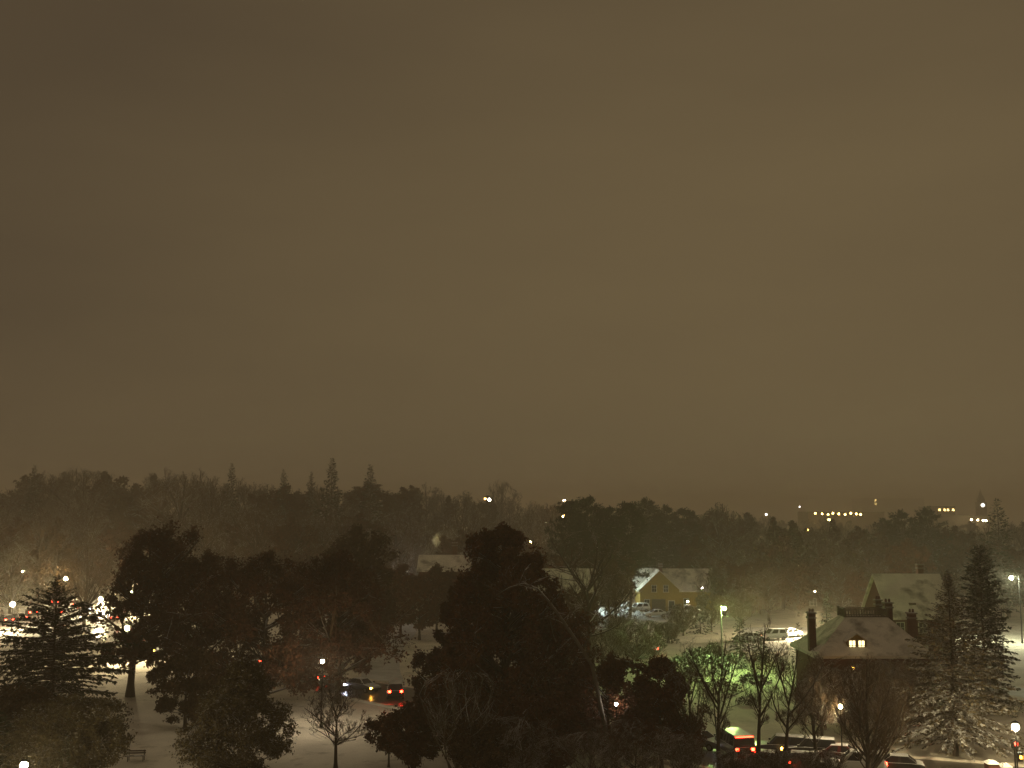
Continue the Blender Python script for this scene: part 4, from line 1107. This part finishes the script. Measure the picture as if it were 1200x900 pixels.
lit_windows(byl['broad hazy far block with two lit windows one above the other'], ((1026, 586.5), (1026, 590.5)), 2000, 3.0, 4.0)
lit_windows(byl['far building with a row of four amber windows left of the steeple'], ((1101, 597.5), (1107, 597.5), (1111, 597.5), (1117, 597.5)), 900, 1.8, 1.8)

# steeple
def steeple():
    D = 880
    x = X(1155, D); g = gzf(x, D)
    o = thing('church_steeple', 'hazy church steeple with a round white light at the right skyline', 'church', (x, D, g))
    zt = Z(573, D)-g; zc = Z(592, D)-g
    MB().box(-3.2, 3.2, -3.2, 3.2, 0, zc+2.5).build('tower', M_STONE, o)
    MB().box(-2.3, 2.3, -2.3, 2.3, zc+2.502, zc+5.2).build('belfry', M_STONE, o)
    MB().lathe([(2.9, zc+5.21), (1.4, zc+8.5), (.08, zt)], n=8).build('spire', M_STONE, o)
    MB().tube([(0, -3.25, zc), (0, -3.6, zc)], [1.5, 1.5], 20).build('clock_face', emat('clock_light', (1.0, .93, .8), 6.0), o)
    MB().box(-7, 7, 3.3, 34, 0, 9).build('nave', M_STONE, o)
    r = MB(); slab(r, [(-7.5,3.3,9),(0,3.3,14),(0,34.4,14),(-7.5,34.4,9)]); slab(r, [(.001,3.3,14),(7.5,3.3,9),(7.5,34.4,9),(.001,34.4,14)])
    r.build('nave_roof', M_ROOFSNOW, o)
steeple()
# ------------------------------------------------------------------ vehicles
def inset(q, s, off):
    q = [Vector(p) for p in q]
    c = sum(q, Vector())/len(q)
    n = (q[1]-q[0]).cross(q[3]-q[0]).normalized()
    return [c+(p-c)*s+n*off for p in q]
TAIL_ON = emat('tail_light_on', (1.0, 0.028, 0.010), 26.0)
TAIL_BRAKE = emat('brake_light_on', (1.0, 0.022, 0.008), 60.0)
TAIL_OFF = mat('tail_light_off', (0.25, 0.01, 0.01), 0.25, spec=0.6)
HEAD_ON = emat('head_light_on', (0.84, 0.84, 1.0), 170.0)
HEAD_OFF = mat('head_light_off', (0.55, 0.56, 0.58), 0.12, spec=0.7)
AMBER_ON = emat('turn_signal_on', (1.0, 0.42, 0.05), 90.0)
def wheel_mesh():
    t = MB().tube([(0, -.11, 0), (0, -.09, 0), (0, .09, 0), (0, .11, 0)], [.27, .325, .325, .27], 14).mesh('tyre', M_TYRE)
    r = MB().tube([(0, -.118, 0), (0, .118, 0)], [.19, .19], 10).mesh('rim', M_RIM)
    return t, r
WHEEL = wheel_mesh()
def vehicle(label, loc, rz, paint, kind='sedan', head=None, tail=None, signal=None, group=None, name='car', cat='car'):
    o = thing(name, label, cat, loc, rz, group)
    if kind == 'sedan':
        L, hw = 4.6, .90
        st = [(-2.30, .42, .68), (-2.24, .34, .86), (-1.95, .28, .97), (-1.1, .26, .99), (.2, .26, .97), (.95, .26, .94), (1.7, .27, .84), (2.15, .30, .74), (2.28, .38, .60)]
        cb = [(-1.75, .965, .80), (1.0, .94, .80)]; ct = [(-1.05, 1.44, .60), (.22, 1.44, .60)]
    elif kind == 'suv':
        L, hw = 4.7, .95
        st = [(-2.35, .50, .85), (-2.30, .40, 1.05), (-2.1, .34, 1.12), (-1.0, .32, 1.12), (.4, .32, 1.10), (1.0, .32, 1.07), (1.8, .34, .98), (2.25, .38, .88), (2.35, .46, .70)]
        cb = [(-2.22, 1.10, .86), (1.1, 1.06, .84)]; ct = [(-1.95, 1.74, .68), (.35, 1.76, .68)]
    else:   # van
        L, hw = 5.2, 1.0
        st = [(-2.60, .50, 1.0), (-2.57, .38, 1.15), (-2.3, .34, 1.18), (-1.0, .34, 1.18), (1.0, .34, 1.16), (1.6, .34, 1.10), (2.2, .36, 1.0), (2.5, .40, .90), (2.6, .48, .72)]
        cb = [(-2.52, 1.16, .93), (1.75, 1.08, .90)]; ct = [(-2.42, 2.05, .82), (.95, 2.08, .80)]
    b = MB(); rings = []
    for x, zb, zt in st:
        e = 1.0 if abs(x) < L/2-.2 else (.93 if abs(x) < L/2-.04 else .84)
        w = hw*e; zm = zb+(zt-zb)*.55
        i = len(b.v); rings.append(i)
        b.v += [(x, -w*.90, zb), (x, -w, zb+.1), (x, -w, zm), (x, -w*.93, zt-.03), (x, -w*.80, zt), (x, w*.80, zt), (x, w*.93, zt-.03), (x, w, zm), (x, w, zb+.1), (x, w*.90, zb)]
    n = 10
    for k in range(len(rings)-1):
        for q in range(n):
            b.f.append((rings[k]+q, rings[k]+(q+1) % n, rings[k+1]+(q+1) % n, rings[k+1]+q))
    b.f.append(tuple(rings[0]+q for q in range(n))); b.f.append(tuple(rings[-1]+q for q in range(n))[::-1])
    b.build('body', paint, o)
    (xb0, zb0, wb0), (xb1, zb1, wb1) = cb
    (xt0, zt0, wt0), (xt1, zt1, wt1) = ct
    lo = [(xb0, -wb0, zb0-.03), (xb1, -wb1, zb1-.03), (xb1, wb1, zb1-.03), (xb0, wb0, zb0-.03)]
    hi = [(xt0, -wt0, zt0), (xt1, -wt1, zt1), (xt1, wt1, zt1), (xt0, wt0, zt0)]
    c = MB().hexa(lo, hi)
    i = len(c.v)                                   # crowned roof
    c.v.append(((xt0+xt1)/2, 0, zt0+.07))
    for k in range(4):
        c.f.append((4+k, 4+(k+1) % 4, i))
    cab = c.build('cabin', paint, o)
    MB().poly(inset([lo[1], lo[2], hi[2], hi[1]], .84, .008)).build('windshield', M_GLASS, cab)
    MB().poly(inset([lo[3], lo[0], hi[0], hi[3]], .82, .008)).build('rear_window', M_GLASS, cab)
    for s in (0, 1):
        A = [Vector(p) for p in ([lo[0], lo[1], hi[1], hi[0]] if s == 0 else [lo[2], lo[3], hi[3], hi[2]])]
        for t0, t1 in (((.06, .48), (.52, .94)) if kind != 'van' else ((.70, .95), (.36, .66), (.05, .32)) if s == 0 else ((.05, .30), (.34, .64), (.68, .95))):
            q = [A[0].lerp(A[1], t0), A[0].lerp(A[1], t1), A[3].lerp(A[2], t1), A[3].lerp(A[2], t0)]
            MB().poly(inset(q, .80, .008)).build('side_window', M_GLASS, cab)
    for x in (-L*.29, L*.30):
        for s in (-1, 1):
            wo = link('wheel', None, o); wo.location = (x, s*(hw-.10), .325)
            link('tyre', WHEEL[0], wo); link('rim', WHEEL[1], wo)
    zl = .66 if kind == 'sedan' else .86
    for s in (-1, 1):
        MB().box(L/2-.10, L/2+.005, s*hw*.62-.16, s*hw*.62+.16, zl-.07 if kind == 'sedan' else zl-.14, zl+.06).build('headlight', head or HEAD_OFF, o)
        th = .10 if kind == 'sedan' else .22
        MB().box(-L/2-.012, -L/2+.08, s*hw*.68-.13, s*hw*.68+.13, zl+.06-th/2+.05, zl+.06+th/2+.05).build('taillight', tail or TAIL_OFF, o)
        MB().box(cb[1][0]-.25, cb[1][0]-.05, s*(hw+.02)-.09, s*(hw+.02)+.09, zb1+.05, zb1+.2).build('mirror', paint, o)
    if signal:
        MB().box(L/2-.06, L/2+.02, signal*hw*.90-.09, signal*hw*.90+.09, zl-.1, zl+.06).build('turn_signal', AMBER_ON, o)
        MB().box(-L/2-.02, -L/2+.06, signal*hw*.90-.08, signal*hw*.90+.08, zl-.06, zl+.08).build('turn_signal', AMBER_ON, o)
    MB().box(-L/2-.04, -L/2+.1, -hw*.8, hw*.8, .36, .54).build('bumper', M_TYRE, o)
    MB().box(L/2-.12, L/2+.03, -hw*.8, hw*.8, .36, .50).build('bumper', M_TYRE, o)
    return o
PB = carpaint('black_paint', (.012, .012, .014)); PS = carpaint('silver_paint', (.13, .13, .14), .8); PR = carpaint('dark_red_paint', (.12, .012, .012))
PW = carpaint('white_paint', (.65, .65, .64)); PU = carpaint('navy_paint', (.015, .022, .05)); PG = carpaint('green_grey_paint', (.06, .07, .055))
PSN = mat('snowed_in_paint', (.45, .46, .46), .5, snow=(-.25, .35, 1.2))
def road_car(px, py, away, *a, lane=None, **k):
    g = np.array(G(px, py)[:2])
    i = int(np.argmin(np.linalg.norm(road_path-g, axis=1)))
    t = road_path[min(i+1, len(road_path)-1)]-road_path[max(i-1, 0)]
    ang = math.atan2(t[1], t[0])
    if not away: ang += math.pi
    z = gzf(*g)+.014
    return vehicle(a[0], (g[0], g[1], z), ang, *a[1:], **k)
TG = 'cars queueing along the road'
def pix_car(px, py, rz, *a, **k):
    g = G(px, py)
    return vehicle(a[0], (g[0], g[1], .014), R(rz), *a[1:], **k)
def dist_car(px, D, rz, *a, **k):
    x = X(px, D)
    return vehicle(a[0], (x, D, gzf(x, D)+.014), R(rz), *a[1:], **k)
_g = G(868, 893)
_v = vehicle('van with snowy roof and bright red brake lights at the bottom edge', (_g[0], _g[1]+2.6, .014), R(99), PB, 'van', tail=TAIL_BRAKE, group=TG, name='van', cat='van')
MB().box(-2.50, -2.44, -.78, .78, 1.93, 2.01).build('high_brake_light', TAIL_ON, _v)
road_car(915, 886, True, 'dark car flashing amber right of the braking van', PU, 'suv', tail=TAIL_BRAKE, signal=1, group=TG)
road_car(944, 903, False, 'car with white headlights at the bottom edge between bare trees', PS, 'sedan', head=HEAD_ON, signal=1, group=TG)
road_car(978, 893, True, 'car showing red tail lights left of the dark snow roofed car', PR, 'sedan', tail=TAIL_BRAKE, group=TG)
road_car(1003, 906, True, 'snow roofed car at the bottom edge with tail lights glowing', PW, 'suv', tail=TAIL_BRAKE, group=TG)
road_car(893, 901, True, 'dark car braking at the bottom edge between van and headlights', PR, 'sedan', tail=TAIL_BRAKE, group=TG)
road_car(950, 889, True, 'braking car behind the white headlights at bottom right', PB, 'suv', tail=TAIL_BRAKE, signal=1, group=TG)
road_car(1048, 906, True, 'dark car with snowy roof nearest the kerb at bottom right', PB, 'sedan', group=TG)
road_car(822, 876, False, 'car with lamp lit snowy roof behind the russet tree', PS, 'sedan', head=HEAD_ON, group=TG)
pix_car(463, 817, 97, 'dark car with two red tail lights beside the huge tree', PB, 'suv', tail=TAIL_BRAKE, group=TG)
road_car(425, 810, False, 'dark snow roofed car with one amber light behind the tail lights', PB, 'sedan', signal=-1, group=TG)
road_car(394, 806, False, 'car with blue white headlights above the small bare tree', PS, 'sedan', head=HEAD_ON, group=TG)
road_car(362, 799, True, 'car with red tail lights under the overhanging oak', PR, 'sedan', tail=TAIL_ON, group=TG)
road_car(330, 795, False, 'car half hidden left of the globe lamp under the oaks', PS, 'sedan', signal=1, group=TG)
road_car(290, 780, True, 'car behind the broadest oak with lights glinting through leaves', PB, 'sedan', tail=TAIL_ON, signal=1, group=TG)
road_car(180, 767, False, 'amber signalling car just right of the tall bare trunk', PB, 'suv', signal=-1, group=TG)
road_car(160, 742, True, 'car with red lights glimpsed left of the tall bare trunk', PU, 'sedan', tail=TAIL_ON, group=TG)
dist_car(118, 214, 292, 'car with the brightest white headlights on the left street', PW, 'sedan', head=HEAD_ON, group=TG)
dist_car(104, 224, 288, 'car with white headlights behind the brightest one at left', PS, 'suv', head=HEAD_ON, signal=1, group=TG)
dist_car(67, 216, 118, 'car with red tail lights over the top of the dark evergreen', PB, 'sedan', tail=TAIL_BRAKE, group=TG)
dist_car(51, 246, 125, 'higher of two tail lit cars behind the evergreen tip', PR, 'sedan', tail=TAIL_BRAKE, group=TG)
dist_car(8, 200, 130, 'car with red lights at the left edge below the globe lamp', PU, 'suv', tail=TAIL_BRAKE, group=TG)
dist_car(22, 206, 140, 'second red lit car at the left edge', PB, 'sedan', tail=TAIL_ON, group=TG)
dist_car(52, 262, 112, 'farthest tail lit car above the evergreen tip at left', PS, 'sedan', tail=TAIL_BRAKE, group=TG)
dist_car(90, 232, 110, 'car braking right of the evergreen tip', PB, 'suv', tail=TAIL_BRAKE, group=TG)
dist_car(66, 240, 108, 'car braking between the evergreen tip and the globe lamp', PU, 'sedan', tail=TAIL_BRAKE, group=TG)
dist_car(122, 222, 200, 'pale car side on under the bright street lamps', PW, 'van', head=HEAD_ON, tail=TAIL_ON, group=TG)
dist_car(134, 206, 112, 'car braking just left of the tall bare trunk', PR, 'sedan', tail=TAIL_BRAKE, group=TG)
dist_car(38, 214, 122, 'braking car between the left edge cars and the evergreen', PB, 'suv', tail=TAIL_BRAKE, group=TG)
dist_car(-2, 212, 285, 'car with white headlights cut by the left edge', PS, 'sedan', head=HEAD_ON, group=TG)
PK = 'snowed in cars by the houses'
def parked(px, py, rz, *a, **k):
    g = G(px, py)
    return vehicle(a[0], (g[0], g[1], gzf(g[0], g[1])+.014), R(rz), *a[1:], group=PK, **k)
parked(748, 717, 200, 'snow covered white car facing left before the ochre house', PSN, 'suv')
parked(717, 714, 250, 'snow covered car behind the slim bare tree by the ochre house', PSN, 'sedan')
parked(750, 747, 215, 'car with a pale snowy rear on the lower drive', PSN, 'sedan')
parked(752, 766, 150, 'car with a glowing orange red light below the clipped shrubs', PG, 'sedan', tail=TAIL_ON)
parked(792, 719, 255, 'left car of the row under the porch lamp', PSN, 'sedan')
parked(806, 720, 262, 'middle car of the row under the porch lamp', PSN, 'suv')
parked(820, 719, 250, 'right car of the row under the porch lamp', PSN, 'sedan')
parked(733, 713, 230, 'snow covered car between the slim tree and the ochre gable', PSN, 'sedan')
parked(924, 747, 205, 'snow covered car nearest the leftmost chimney', PSN, 'sedan')
parked(768, 723, 190, 'snow covered car at the front of the lot below the ochre gable', PSN, 'sedan')
parked(906, 750, 196, 'large snow covered car left of the leftmost chimney', PSN, 'suv')
parked(878, 752, 190, 'snow covered car beside the narrow dark spruce', PSN, 'sedan', tail=TAIL_ON)

# ------------------------------------------------------------------ street lamps and small things
CREAM = (1.0, 0.80, 0.44); WHITEL = (1.0, 0.93, 0.84); SODIUM = (1.0, 0.50, 0.12); MERC = (0.60, 1.0, 0.26); CYAN = (0.78, 1.0, 0.92)
def glow(parent, z, x, col, L, r):
    """the lamp's own light: a sphere light just round its glowing globe"""
    l = bpy.data.lights.new('lamp_light', 'POINT')
    l.energy = 4*math.pi**2*L*r*r
    l.color = col
    l.shadow_soft_size = r*1.06
    l.use_soft_falloff = False
    o = link('lamp_light', l, parent)
    o.location = (x, 0, z)
    return o
def lens_mat(col, s=30.0):
    m = emat('lens_%d_' % int(s*10) + ''.join('%02d' % int(c*99) for c in col), col, s)
    m.cycles.emission_sampling = 'NONE'
    return m
def globe_lamp(px, py, D, label, col=CREAM, L=150.0, r=.25, group='globe lamps along the street', name='street_lamp'):
    p = P(px, py, D); g = gzf(p[0], p[1])
    h = max(1.6, p[2]-g)
    o = thing(name, label, 'street lamp', (p[0], p[1], g), 0, group)
    MB().lathe([(.17, 0), (.17, .25), (.09, .45), (.06, .7), (.05, h-r-.12), (.11, h-r-.10), (.11, h-r*1.07)], n=10).build('pole', M_METAL, o)
    MB().ball((0, 0, h), r, 12, 8).build('globe', lens_mat(col, 2.4 if name == 'lamp_mast' else 30.0), o, True)
    glow(o, h, 0, col, L, r)
    MB().lathe([(r*1.15, h+r*1.08), (r*1.18, h+r*1.15), (r*.7, h+r*1.5), (.05, h+r*1.7), (.01, h+r*1.9)], n=12).build('cap', M_METAL, o)  # opaque cap added to keep the globe's light out of the haze above
    return o
def hood_lamp(px, py, D, label, col=SODIUM, L=300.0, arm=1.6, r=.2, adir=-1, group=None, pole_m=None, name='street_lamp', up=False):
    """mast with an arm and a hooded head, light shining down"""
    p = P(px, py, D); g = gzf(p[0], p[1])
    h = max(2.0, p[2]-g)
    o = thing(name, label, 'street lamp', (p[0]-adir*arm, p[1], g), 0, group)
    MB().lathe([(.18, 0), (.16, .3), (.11, .6), (.08, h), (.04, h+.1)], n=10).build('pole', pole_m or M_METAL, o)
    MB().tube([(0, 0, h-.4), (adir*arm*.5, 0, h+.05), (adir*arm, 0, h+.12)], [.05, .045, .04], 6).build('arm', pole_m or M_METAL, o)
    c = (adir*arm, 0, h)
    MB().lathe([(r*1.25, .02), (r*1.2, .12), (r*.5, .2), (r*.2, .22)], c, 12).build('hood', M_METAL, o)
    MB().ball((adir*arm, 0, h-r*.75), r*.7, 12, 8).build('lens', lens_mat(col), o, True)
    glow(o, h-r*.75, adir*arm, col, L*1.2, r*.7)
    return o
globe_lamp(722, 825, 90, 'white globe lamp shining through the russet tree', WHITEL, 110, .13)
globe_lamp(985, 828, 92, 'white globe lamp among bare branches below the brick house', CREAM, 1300, .15)
gl = globe_lamp(1190, 852, 84, 'white globe lamp beside the red signal at the right edge', CREAM, 1100, .27)
globe_lamp(28, 897, 72, 'white globe lamp at the bottom left corner', CREAM, 600, .24)
globe_lamp(378, 775, 107, 'white globe lamp over the cars under the oaks', (1.0,.82,.56), 950, .18)
globe_lamp(149, 736, 150, 'globe lamp beside the tall bare trunk', CREAM, 1800, .30)
globe_lamp(153, 694, 212, 'small globe lamp above the tall bare trunk fork', CREAM, 1500, .30)
globe_lamp(77, 678, 232, 'globe lamp over the tip of the dark evergreen', CREAM, 1150, .36)
globe_lamp(27, 670, 240, 'highest globe lamp near the left edge', CREAM, 1000, .36)
globe_lamp(15, 708, 188, 'lower globe lamp near the left edge', CREAM, 2000, .36)
globe_lamp(118, 702, 214, 'globe lamp over the brightest headlights', CREAM, 2400, .34)
globe_lamp(450, 676, 235, 'blue white globe lamp left of the dark brick house', (.85, .87, 1.0), 1200, .28)
globe_lamp(700, 640, 400, 'single white lamp shining out of the pine stand', WHITEL, 60, .5, group='far lamps')
globe_lamp(955, 693, 196, 'small lamp on a post above the pale young spruce', CREAM, 40, .14, group='far lamps')
globe_lamp(710, 684, 224, 'cold white lamp over the snowed in cars', CYAN, 2600, .22, group='lamps by the houses')
globe_lamp(823, 689, 218, 'tiny white lamp at the eave of the ochre house', WHITEL, 60, .15, group='lamps by the houses')
globe_lamp(806, 705, 219, 'warm porch lamp on a low post by the ochre house', (1, .8, .5), 120, .18, group='lamps by the houses')
globe_lamp(951, 724, 178, 'lamp hidden behind the leftmost chimney lighting the parked cars', CREAM, 8000, .24, group='lamps by the houses')
# behind the trees
hood_lamp(300, 648, 246, 'amber lamp glinting above the broadest oak', (1, .78, .35), 420, group='lamps in the left wood')
hood_lamp(409, 640, 238, 'amber lamp glinting through the oak behind the clump', (1, .78, .35), 420, group='lamps in the left wood')
hood_lamp(186, 664, 226, 'amber lamp glinting through the tall brown leafed tree', (1, .78, .35), 420, group='lamps in the left wood')
hood_lamp(519, 634, 258, 'lamp lighting the round pale crown behind the chimney', (1, .85, .45), 1100, group='lamps in the left wood')
hood_lamp(622, 634, 212, 'amber lamp glinting right of the huge tree tip', (1, .62, .22), 180, group='lamps in the middle')
hood_lamp(631, 664, 196, 'amber lamp lighting a snowy roof edge beside the huge tree', (1, .66, .25), 220, group='lamps in the middle')
# green garden lamp on its tall pole
hood_lamp(849, 711, 139, 'tall garden pole with hooded green white lamp', MERC, 2500, arm=.45, r=.28, adir=1, pole_m=M_METAL_LT)
# floodlight mast on the right
hood_lamp(1185, 675, 172, 'greenish white floodlight glaring beside the dark spruce at right', (.95, 1.0, .66), 2600, arm=1.2, r=.38, adir=-1)
# far lamps on the skyline
def mast(px, py, D, label, col, L, r, group='far lamps'):
    return globe_lamp(px, py, D, label, col, L, r, group, 'lamp_mast')
mast(573.5, 585.5, 330, 'white lamp of the far pair on the skyline', WHITEL, 60, .42)
mast(568.5, 584.5, 332, 'amber lamp of the far pair on the skyline', SODIUM, 24, .3)
mast(661.5, 587, 640, 'white lamp high at the left end of the pine stand', (1, .7, .4), 60, .9)
mast(660.5, 605.5, 236, 'orange lamp low at the left end of the pine stand', SODIUM, 400, .30)
mast(659, 597, 240, 'dim orange lamp between the two at the pine stand', SODIUM, 18, .2)
mast(937, 594, 900, 'faint far lamp left of the long amber row', WHITEL, 8, .7)
mast(898, 603, 620, 'pale far lamp over the right skyline wood', WHITEL, 25, .6)
mast(947, 621, 400, 'dim orange lamp in the right skyline wood', SODIUM, 22, .4)
mast(1001, 669, 222, 'dim orange lamp behind the balustraded house', SODIUM, 14, .3)
mast(991, 642, 300, 'tiny pale lamp in the dark right wood', WHITEL, 15, .25)
mast(1115, 627, 420, 'small white lamp right of the pines over the steep roof', WHITEL, 25, .42)
mast(1133, 629, 430, 'bright white lamp on snow below the steeple', WHITEL, 40, .6)
for k, px in enumerate((955.5, 963.5, 970.5, 976, 983, 990.5, 997, 1003.5, 1008.5)):
    mast(px, 602.2+(k % 3-1)*.7, 800-8*k, 'amber lamp in the long row on the right skyline', (1, .62, .16), 34, .75, 'long amber row of far lamps')
mast(971.5, 609, 640, 'brighter amber lamp just below the long amber row', (1, .72, .25), 35, .75)
for k, px in enumerate((1138.5, 1146, 1152, 1155.5)):
    mast(px, 609+k*.4, 690, 'pale lamp in the short row before the hall below the steeple', (1, .80, .45), 30, .7, 'lamps before the far hall')

# orange lantern by the brick house entrance
def lantern():
    p = P(1000, 783.5, 108.5)
    o = thing('lantern', 'small orange lantern on a post before the brick house door', 'lantern', (p[0], p[1], 0))
    h = p[2]
    MB().lathe([(.09, 0), (.05, .4), (.04, h-.2), (.09, h-.15)], n=8).build('post', M_METAL, o)
    MB().lathe([(.07, -.14), (.11, -.05), (.11, .12), (.06, .15)], (0, 0, h), 8).build('light', emat('lantern_orange', (1, .38, .06), 60), o)
    MB().lathe([(.15, .152), (.02, .30)], (0, 0, h), 8).build('cap', M_METAL, o)
lantern()

# traffic signal at the right edge
def signal():
    D = 84.6
    x = X(1188.5, D, 870)
    o = thing('traffic_signal', 'dark signal post with red light above an orange one at right edge', 'traffic signal', (x, D, 0))
    MB().tube([(0, 0, 0), (0, 0, 3.2)], [.07, .06], 8).build('post', M_METAL, o)
    for z, c, nm in ((Z(870.5, D), (1, .06, .03), 'red'), (Z(886, D), (1, .33, .04), 'orange')):
        dx = -.10 if nm == 'red' else .24
        hs = MB().box(dx-.19, dx+.19, -.38, -.08, z-.34, z+.34).build('housing', M_DARK, o)
        MB().tube([(dx, -.385, z), (dx, -.42, z)], [.14, .13], 14).build('lens', emat('signal_'+nm, c, 16), hs)
        MB().tube([(dx, -.39, z+.02), (dx, -.60, z+.04)], [.165, .165], 14, cap=False).build('visor', M_DARK, hs)
signal()

# gate pillars, bench
for px, w, hgt, lab in ((1162, .82, 1.35, 'larger'), (1178, .70, 1.10, 'smaller')):
    D = 86.5
    x = X(px, D, 895)
    o = thing('gate_pillar', lab + ' brick gate pillar with snowy cap at the bottom right corner', 'pillar', (x, D, 0), 0, 'gate pillars')
    MB().box(-w/2-.06, w/2+.06, -w/2-.06, w/2+.06, -.02, .2).build('plinth', M_STONE, o)
    MB().box(-w/2, w/2, -w/2, w/2, .202, hgt).build('shaft', M_BRICK, o)
    MB().hexa([(-w/2-.09, -w/2-.09, hgt+.003), (w/2+.09, -w/2-.09, hgt+.003), (w/2+.09, w/2+.09, hgt+.003), (-w/2-.09, w/2+.09, hgt+.003)],
              [(-w/4, -w/4, hgt+.22), (w/4, -w/4, hgt+.22), (w/4, w/4, hgt+.22), (-w/4, w/4, hgt+.22)]).build('cap', M_STONE, o)
def bench():
    g = G(159, 892)
    o = thing('park_bench', 'low dark bench on the snowy lawn at lower left', 'bench', g, R(6))
    st = link('seat', None, o)
    for k in range(3):
        MB().box(-.75, .75, -.22+k*.15, -.10+k*.15, .42, .455).build('slat', M_WOOD, st)
    bk = link('backrest', None, o)
    for k in range(2):
        MB().box(-.75, .75, .235, .27, .56+k*.17, .68+k*.17).build('slat', M_WOOD, bk)
    for s in (-.62, .62):
        MB().box(s-.03, s+.03, -.2, -.14, -.01, .418).build('leg', M_METAL, o)
        MB().box(s-.03, s+.03, .28, .33, -.01, .86).build('leg', M_METAL, o)
bench()

# ------------------------------------------------------------------ falling-snow haze
def haze():
    m = bpy.data.materials.new('haze')
    m.use_nodes = True
    t = m.node_tree; t.nodes.clear()
    o = t.nodes.new('ShaderNodeOutputMaterial'); v = t.nodes.new('ShaderNodeVolumePrincipled')
    v.inputs['Color'].default_value = (0.98, 0.90, 0.76, 1)
    v.inputs['Density'].default_value = 0.00115
    v.inputs['Anisotropy'].default_value = 0.2
    t.links.new(v.outputs[0], o.inputs['Volume'])
    ob = MB().box(-3100, 3100, -300, 4100, -1.2, 46).build('haze', m)
    tag(ob, 'thin haze of falling snow', kind='stuff')
haze()
